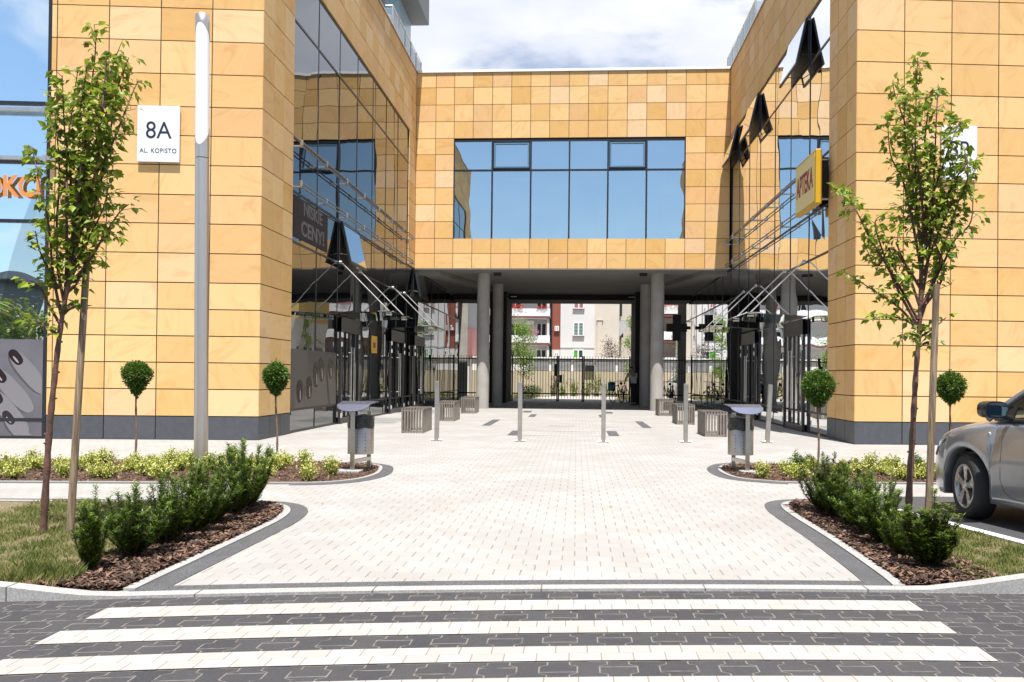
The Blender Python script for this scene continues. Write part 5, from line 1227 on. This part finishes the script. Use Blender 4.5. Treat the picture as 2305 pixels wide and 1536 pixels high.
b = MB(); b.box((-4.35, 76.6, 5.6), (-3.65, 76.95, 6.0)); b.tube([(-4.13, 76.61, 5.8), (-4.13, 76.57, 5.8)], .15, 16); par(b.build('air_conditioner', WHITE), ap)
ap2 = empty('apartment_building', (3, 76.5, 0), label='cream plastered block of flats with an awning, right of the white block', cat='building')
b = MB(); b.box((1.49, 76, 0), (3.55, 84, 14)); b.box((3.56, 79, 0), (5.2, 84, 14)); par(b.build('wall', CREAM), ap2)
b = MB(); b.box((1.7, 75.9, 0), (2.1, 76, 6.0)); b.box((1.66, 75.85, 6.0), (2.2, 76, 6.06)); par(b.build('pilaster', CREAM), ap2)
b = MB(); b.box((3.56, 76.4, 4.6), (3.9, 79, 5.4)); b.box((3.56, 76.5, 6.4), (3.8, 79, 7.6)); par(b.build('bay_window', WGL), ap2)
b = MB(); b.poly([(3.57, 76.2, 6.0), (4.7, 76.2, 6.0), (3.57, 76.2, 4.6)]); b.poly([(3.57, 77.6, 6.02), (3.57, 76.2, 6.02), (4.7, 76.2, 6.02), (4.7, 77.6, 6.02)]); par(b.build('awning', LOUV), ap2)
ap3 = empty('apartment_building', (10, 78, 0), label='white block of flats with flowered balconies seen past the right column', cat='building')
b = MB(); b.box((5.22, 78.5, 0), (30, 86, 14)); par(b.build('wall', PLASTER), ap3)
for z0 in (2.0, 4.2, 6.4, 8.6):
    b = MB(); b.box((5.3, 76.8, z0), (30, 78.5, z0+.25)); o2 = par(b.build('balcony', SILL), ap3); b = MB(); b.box((5.3, 76.75, z0+.25), (30, 76.85, z0+.95)); o = b.build('parapet', WHITE); o.parent = o2
    for x0 in (6, 8.6, 11.4, 15): win(ap3, x0, x0+1.0, z0+.4, z0+1.9, 78.5)
ap4 = empty('apartment_building', (9, 62, 0), label='yellow and cream house mirrored in the left glazing', cat='building')
b = MB(); b.box((7.6, 61, 0), (14, 70, 5.2)); par(b.build('wall', CREAM), ap4); b = MB(); b.box((9, 66, 5.2), (16, 74, 9)); par(b.build('upper_wall', YPL), ap4)
for y in (62, 64.5, 67): b = MB(); b.box((7.56, y, 1.5), (7.6, y+1.1, 3.2)); par(b.build('window', WGL), ap4)
ap5 = empty('garden_house', (-8, 60, 0), label='salmon walled house glimpsed between the left glazing and the left column', cat='building')
b = MB(); b.box((-14, 57, 2.4), (-6.75, 66, 4.3)); par(b.build('wall', SALM), ap5); b = MB(); b.box((-14, 56.9, 4.3), (-6.9, 66, 7.2)); par(b.build('upper_wall', simple('grey_render', (.18, .19, .2), .8)), ap5)
b = MB(); b.box((-14, 57.2, 0), (-6.8, 66, 2.4)); par(b.build('base_wall', PLASTER), ap5)
b = MB(); b.box((-7.6, 56.84, 4.9), (-7.0, 56.9, 6.6)); par(b.build('window', WGL), ap5)
# flowers on the balconies
def blob(name, c, r_, n, mat, lab, cat, grp=None, L=(.05, .10), lid=None, squash=(1, 1, 1)):
    b = MB()
    for _ in range(n):
        d = rv().normalized()*random.random()**.4; p = Vector(c)+Vector((d.x*r_[0], d.y*r_[1], d.z*r_[2])); l_ = random.uniform(*L); leaf(b, p, rv()+Vector((0, 0, .3)), Vector((0, 0, 1))+rv(.5), l_, l_*.35, random.random()*.99)
    return tag(b.build(name, mat), lab, cat, grp)
FR = leaf_mat('red_petals', (.5, .02, .02), (.65, .05, .04), tr=.2); FP = leaf_mat('pink_petals', (.55, .06, .28), (.7, .3, .5), tr=.2)
blob('balcony_flowers', (-5.0, 75.1, 7.05), (.8, .2, .22), 350, FR, 'red geraniums on the upper balcony at the left of the gate view', 'flowers', 'balcony flowers')
blob('balcony_flowers', (-2.9, 75.1, 7.0), (.6, .15, .15), 220, FR, 'red flowers on the upper balcony beside the terracotta stripe', 'flowers', 'balcony flowers')
blob('balcony_flowers', (-3.55, 75.05, 4.9), (.42, .2, .35), 260, FP, 'pink hanging flowers on the lower balcony of the white flats', 'flowers', 'balcony flowers')
blob('balcony_flowers', (7.4, 76.7, 7.4), (1.4, .2, .25), 350, FR, 'red flowers on a balcony seen past the right column', 'flowers', 'balcony flowers')
def far_tree(name, base, h0, h1, r_, n, mat, lab, cat, L=(.06, .12)):
    T = empty(name, base, label=lab, cat=cat); base = Vector(base)
    b = MB(); b.tube(smooth_path([base, base+Vector((.06, 0, h0)), base+Vector((0, 0, h1*.95))], 5), [.05-.004*i for i in range(11)], 7)
    for k in range(14): a = random.uniform(0, 6.3); z = random.uniform(h0*.8, h1*.8); b.tube([base+Vector((.03, 0, z)), base+Vector((math.cos(a)*r_*.8, math.sin(a)*r_*.8, z+r_*.8))], [.015, .005], 4, cap=False)
    par(b.build('trunk', GREYBARK), T)
    b = MB()
    cl = [(random.uniform(0, 6.3), random.uniform(0, 1), random.uniform(.2, .9)) for _ in range(26)]
    for a, t, q in cl:
        z = h0+(h1-h0)*t; rr = r_*math.sin(math.pi*min(1, .18+.78*t))*q; c = base+Vector((math.cos(a)*rr, math.sin(a)*rr, z))
        for _ in range(n//26):
            p = c+rv(.16*r_/.6); l_ = random.uniform(*L); leaf(b, p, rv()+Vector((0, 0, -.4)), Vector((0, 0, 1))+rv(.5), l_, l_*.3, random.random()*.99)
    par(b.build('crown', mat), T); return T
random.seed(21)
far_tree('garden_tree', (-3.05, 50.6, 0), 1.3, 4.2, .85, 3600, LIME, 'bright green young tree behind the left part of the rear railing', 'tree')
far_tree('garden_tree', (3.15, 51, 0), 1.2, 4.6, .55, 2200, LIME, 'slim bright green tree at the right edge of the gate view', 'tree')
far_tree('garden_tree', (6.2, 51.5, 0), 1.4, 4.6, .9, 2200, LIME, 'bright green tree outside the right gap, mirrored in the glazing', 'tree')
far_tree('garden_tree', (-7.4, 52.5, 0), 1.4, 4.2, .8, 1800, LIME, 'green tree outside the left gap beside the salmon house', 'tree')
far_tree('plum_shrub', (2.35, 63, 0), 1.9, 3.7, .9, 1800, PURPLE, 'dark purple plum shrub rising above the garage band', 'shrub')
blob('garden_bush', (-2.6, 50.9, .42), (.7, .35, .38), 1400, TOPI, 'dark green bush behind the rear railing under the young tree', 'bush', L=(.05, .09))
for i, (px, hh) in enumerate(((1243, 1.5), (1268, 1.0), (1293, 1.2), (1321, 1.3), (1345, 1.4), (1372, 1.1))):
    x = atY(px, 890, 57.7).x; T = empty('climbing_plant', (x, 57.7, 0), label=['bushy climbing plant on the garage wall left of the gate post', 'thin climbing plant second from the left on the garage wall', 'thin climbing plant seen through the middle of the gate', 'climbing plant on the garage wall just right of the gate', 'tall sparse climbing plant second from the right on the garage wall', 'short climbing plant at the right end of the garage wall'][i], cat='climbing plant', group='climbing plants on the garage wall')
    b = MB(); l = MB()
    for k in range(5):
        e_ = Vector((x+random.uniform(-.35, .35), 57.85, hh*random.uniform(.6, 1.05))); o = Vector((x, 57.7, 0)); b.tube([o, e_], .012, 4, cap=False)
        for _ in range(26): f = random.uniform(.1, 1); leaf(l, o.lerp(e_, f)+rv(.05), rv(), Vector((0, 0, 1)), .1, .035, random.random()*.9)
    par(b.build('stem', TWIG), T); par(l.build('leaves', LIME if i else YEW), T)
# bicycles
def bike(name='bicycle'):
    t = empty(name, (0, 0, 0), cat='bicycle', group='bicycles leaning by the rear railing')
    for x in (-.52, .52):
        b = MB(); pts = [(x+.33*math.cos(a), 0, .34+.33*math.sin(a)) for a in [2*math.pi*k/28 for k in range(29)]]; b.tube(pts, .02, 6, cap=False)
        for k in range(10): a = math.pi*2*k/10; b.tube([(x, 0, .34), (x+.32*math.cos(a), 0, .34+.32*math.sin(a))], .003, 3, cap=False)
        b.build('wheel', IRON, t)
    b = MB(); P = dict(r=(-.52, 0, .34), b=(-.05, 0, .30), s=(-.18, 0, .80), h=(.36, 0, .88), f=(.52, 0, .34))
    for u, v in (('r', 'b'), ('r', 's'), ('b', 's'), ('s', 'h'), ('b', 'h'), ('h', 'f')): b.tube([P[u], P[v]], .02, 7)
    b.tube([(-.18, 0, .8), (-.21, 0, .95)], .014, 6); b.build('frame', FRAME, t)
    b = MB(); b.tube([(.36, 0, .88), (.33, 0, 1.05)], .015, 6); b.tube([(.26, -.28, 1.06), (.36, -.14, 1.08), (.36, .14, 1.08), (.26, .28, 1.06)], .014, 6); b.build('handlebar', STEEL, t)
    b = MB(); b.tube([(-.34, 0, .96), (-.2, 0, .98), (-.08, 0, .96)], [.075, .05, .02], 8); b.build('saddle', IRON, t); return t
bk = bike(); bk.location = (2.05, 44.9, 0); bk.rotation_euler = (R(-8), 0, R(62)); bk['label'] = 'dark bicycle leaning at the railing, left of the person'
for loc, rz, lab in (((2.38, 44.5, 0), R(70), 'dark bicycle between the first bicycle and the person'), ((4.7, 44.3, 0), R(75), 'dark bicycle in the right gap beneath the cross sign'), ((4.25, 44.6, 0), R(60), 'dark bicycle in the right gap next to the column')):
    o = copy_tree(bk); o.location = loc; o.rotation_euler = (R(-6), 0, rz); o['label'] = lab
b = MB(); b.box((1.62, 46.3, .55), (2.0, 46.6, 1.0)); b.box((1.68, 46.29, 1.0), (1.94, 46.3, 1.03)); tag(b.build('blue_crate', simple('cyan_plastic', (.03, .38, .52), .4), bevel=.02), 'bright blue plastic box behind the railing beside the bicycles', 'box')
# people
SKIN = simple('skin', (.42, .24, .16), .5); HAIR = simple('dark_hair', (.03, .02, .015), .7); SHIRT = simple('white_shirt', (.55, .55, .56), .8); PANTS = simple('dark_trousers', (.02, .02, .025), .8); WHITEO = simple('white_overall', (.75, .75, .74), .85)
def skinned(name, verts, edges, mat, parent, sub=2):
    me = bpy.data.meshes.new(name); me.from_pydata([v[:3] for v in verts], edges, []); bm = bmesh.new(); bm.from_mesh(me); L = bm.verts.layers.skin.verify()
    for v, s_ in zip(bm.verts, verts): v[L].radius = (s_[3], s_[4] if len(s_) > 4 else s_[3])
    bm.verts.ensure_lookup_table(); bm.verts[0][L].use_root = True; bm.to_mesh(me); bm.free()
    o = bpy.data.objects.new(name, me); C.objects.link(o); me.materials.append(mat); o.parent = parent
    k = o.modifiers.new('skin', 'SKIN'); k.use_smooth_shade = True; q = o.modifiers.new('sub', 'SUBSURF'); q.levels = sub; q.render_levels = sub; return o
def person(loc, rz, label, lean=0., armR=((.22, 0, 1.12), (.26, .12, .88)), armL=((-.22, 0, 1.12), (-.26, .12, .88)), top=SHIRT, bot=PANTS, stride=.0):
    """faces +Y; armX = elbow, wrist"""
    t = empty('person', loc, rz, label, 'person')
    ly = lambda z: lean*max(0, z-.92)
    V = [(0, 0, .95, .13, .11), (0, ly(1.12)*.8, 1.12, .12, .09), (0, ly(1.36), 1.36, .15, .10), (0, ly(1.50), 1.50, .055, .055), (0, ly(1.60)+.02, 1.60, .085, .10), (0, ly(1.68)+.02, 1.70, .075, .09)]
    E = [(0, 1), (1, 2), (2, 3), (3, 4), (4, 5)]
    for s, (el, wr) in ((1, armR), (-1, armL)):
        n = len(V); sh = (s*.19, ly(1.42), 1.42); V += [(*sh, .055), (*el, .042), (*wr, .028)]; E += [(2, n), (n, n+1), (n+1, n+2)]
        w = Vector(wr); d = (w-Vector(el)).normalized(); V.append((*(w+d*.05), .03, .018)); E.append((n+2, n+3))
        sd = d.cross(Vector((0, 1, 0))).normalized() if abs(d.y) < .9 else Vector((1, 0, 0))
        for k in range(4):
            q = w+d*.09+sd*(k-1.5)*.017; m = len(V); L_ = (.035, .045, .042, .03)[k]; V += [(*q, .0085), (*(q+d*L_+Vector((0, .015, 0))), .007)]; E += [(n+3, m), (m, m+1)]
        m = len(V); V += [(*(w+d*.04+sd*.035), .01), (*(w+d*.075+sd*.05), .008)]; E += [(n+3, m), (m, m+1)]
    for s in (1, -1):
        n = len(V); V += [(s*.095, 0, .88, .085), (s*.105, stride*s*.5+.02, .50, .058), (s*.11, stride*s-.01, .10, .040), (s*.115, stride*s+.0, .045, .042), (s*.13, stride*s+.13, .03, .035, .025)]; E += [(0, n), (n, n+1), (n+1, n+2), (n+2, n+3), (n+3, n+4)]
    skinned('body', V, E, SKIN, t)
    sV = [(0, 0, .84, .165, .14), (0, ly(1.12)*.8, 1.12, .145, .115), (0, ly(1.36), 1.36, .17, .125), (0, ly(1.46), 1.465, .07)]; sE = [(0, 1), (1, 2), (2, 3)]
    for s, (el, wr) in ((1, armR), (-1, armL)): n = len(sV); sV += [(s*.19, ly(1.42), 1.42, .072), (*el, .058)]; sE += [(2, n), (n, n+1)]
    skinned('shirt', sV, sE, top, t)
    pV = [(0, 0, 1.04, .135, .115), (0, 0, .94, .15, .125)]; pE = [(0, 1)]
    for s in (1, -1): n = len(pV); pV += [(s*.095, 0, .86, .105), (s*.105, stride*s*.5+.02, .50, .078), (s*.11, stride*s-.01, .09, .062)]; pE += [(1, n), (n, n+1), (n+1, n+2)]
    skinned('trousers', pV, pE, bot, t)
    hV = [(0, ly(1.66), 1.69, .088, .098), (0, ly(1.72)+.015, 1.745, .06, .07)]; skinned('hair', hV, [(0, 1)], HAIR, t)
    b = MB(); b.tube([(0, ly(1.6)+.115, 1.63), (0, ly(1.6)+.135, 1.595)], [.008, .014], 6); b.build('nose', SKIN, t)
    for s in (-1, 1):
        b = MB(); b.lathe([(.02, -.012), (.022, 0), (.015, .012)], (s*.09, ly(1.6)+.02, 1.62), 8); b.build('ear', SKIN, t)
        b = MB(); b.lathe([(.006, -.005), (.009, 0), (.006, .005)], (s*.033, ly(1.6)+.108, 1.645), 8); b.build('eye', IRON, t)
        b = MB(); b.box((s*.12-.05, stride*s-.08, 0), (s*.12+.05, stride*s+.18, .075)); b.build('shoe', IRON, t, bevel=.03)
    return t
pp = person((2.62, 41.2, 0), R(25), 'person in a white shirt with a dark backpack leaning over the bicycles', lean=.35, armR=((.27, .30, 1.22), (.22, .52, 1.02)), armL=((-.27, .30, 1.22), (-.20, .52, 1.02)), stride=.08)
b = MB(); b.box((-.13, -.17, .82), (.13, -.02, 1.30)); bb = b.build('backpack', PANTS, None, bevel=.05); bb.location = (2.62, 41.2, 0); bb.rotation_euler = (R(-14), 0, R(25)); tag(bb, 'long dark backpack worn by the person at the bicycles', 'backpack')
b = MB()
for s in (-.09, .09): b.tube(smooth_path([(s, -.10, 1.26), (s*1.1, .02, 1.50), (s*1.2, .20, 1.40)], 5), .02, 6)
b.build('strap', PANTS, bb)
b = MB(); b.box((.55, 33.75, 6.2), (1.25, 34.35, 6.66)); tag(b.build('work_platform', simple('platform_grey', (.3, .3, .32), .7)), 'grey work platform under the painter behind the bridge window', 'platform')
person((.9, 34.05, 6.66), R(-10), 'person in white overalls with one arm raised behind the bridge window', armR=((.30, .12, 1.55), (.26, .22, 1.82)), armL=((-.24, .1, 1.15), (-.22, .22, .95)), top=WHITEO, bot=WHITEO)
# distant car by the right gap
wc = copy_tree(car); WP = simple('white_car_paint', (.6, .62, .64), .25, coat=1)
for o in wc.children:
    if o.type == 'MESH' and o.data.materials and o.data.materials[0] == CARP: o.data = o.data.copy(); o.data.materials[0] = WP
wc.matrix_world = Matrix.Translation((7.0, 54.0, 0)) @ Matrix.Rotation(R(-80), 4, 'Z'); wc['label'] = 'small white car parked beyond the railing of the right gap'
# across the road, seen only in reflections
op = empty('opposite_building', (-36, -30, 0), label='dark office building across the road, mirrored in the far left glazing', cat='building')
b = MB(); b.box((-48, -38, 0), (-28, -30, 7.5)); par(b.build('wall', simple('dark_grey_cladding', (.06, .07, .085), .5)), op)
b = MB(); b.box((-48.5, -38.5, 7.5), (-27.2, -29.4, 8.0)); par(b.build('roof', simple('roof_grey', (.2, .22, .24), .6)), op)
for k in range(5): b = MB(); b.box((-46+k*3.6, -29.98, 2), (-43.6+k*3.6, -29.9, 4.2)); par(b.build('window', WGL), op)
random.seed(33)
for i, x in enumerate((-26.5, -24, -21.5)): far_tree('roadside_tree', (x, -28, -.15), 1.0, 5.4, 2.0, 1500, PEAR, ['dark roadside tree next to the opposite building', 'middle one of three roadside trees across the road', 'roadside tree across the road farthest from the opposite building'][i], 'tree', L=(.2, .4))

# kerb joints and grit
b = MB()
for i in range(1, len(kp)-1, 5):
    p = kp[i]; z = kz(i); b.box((p.x-.004, p.y-.257, z-.09), (p.x+.004, p.y-.145, z+.0015))
tag(b.build('kerb_joints', simple('joint_mortar', (.12, .11, .10), .9)), kind='structure')
random.seed(77)
b = MB()
for _ in range(900):
    x = random.uniform(-5, 4.5); t = abs(random.gauss(0, .10)); y = cy_(x)-.275-t if random.random() < .75 else cy_(x)+random.uniform(0, .6)
    if y > cy_(x) and not -2.3 < x < 1.7: continue
    z = -.006 if y < cy_(x)-.24 else .004
    a = random.uniform(0, 6.3); L = random.uniform(.002, .006); w = L*random.uniform(.3, .8); ux, uy = math.cos(a), math.sin(a)
    b.poly([(x-ux*L, y-uy*L, z), (x+uy*w, y-ux*w, z+.004), (x+ux*L, y+uy*L, z), (x-uy*w, y+ux*w, z+.004)], random.random())
tag(b.build('road_grit', CHIP), kind='stuff')
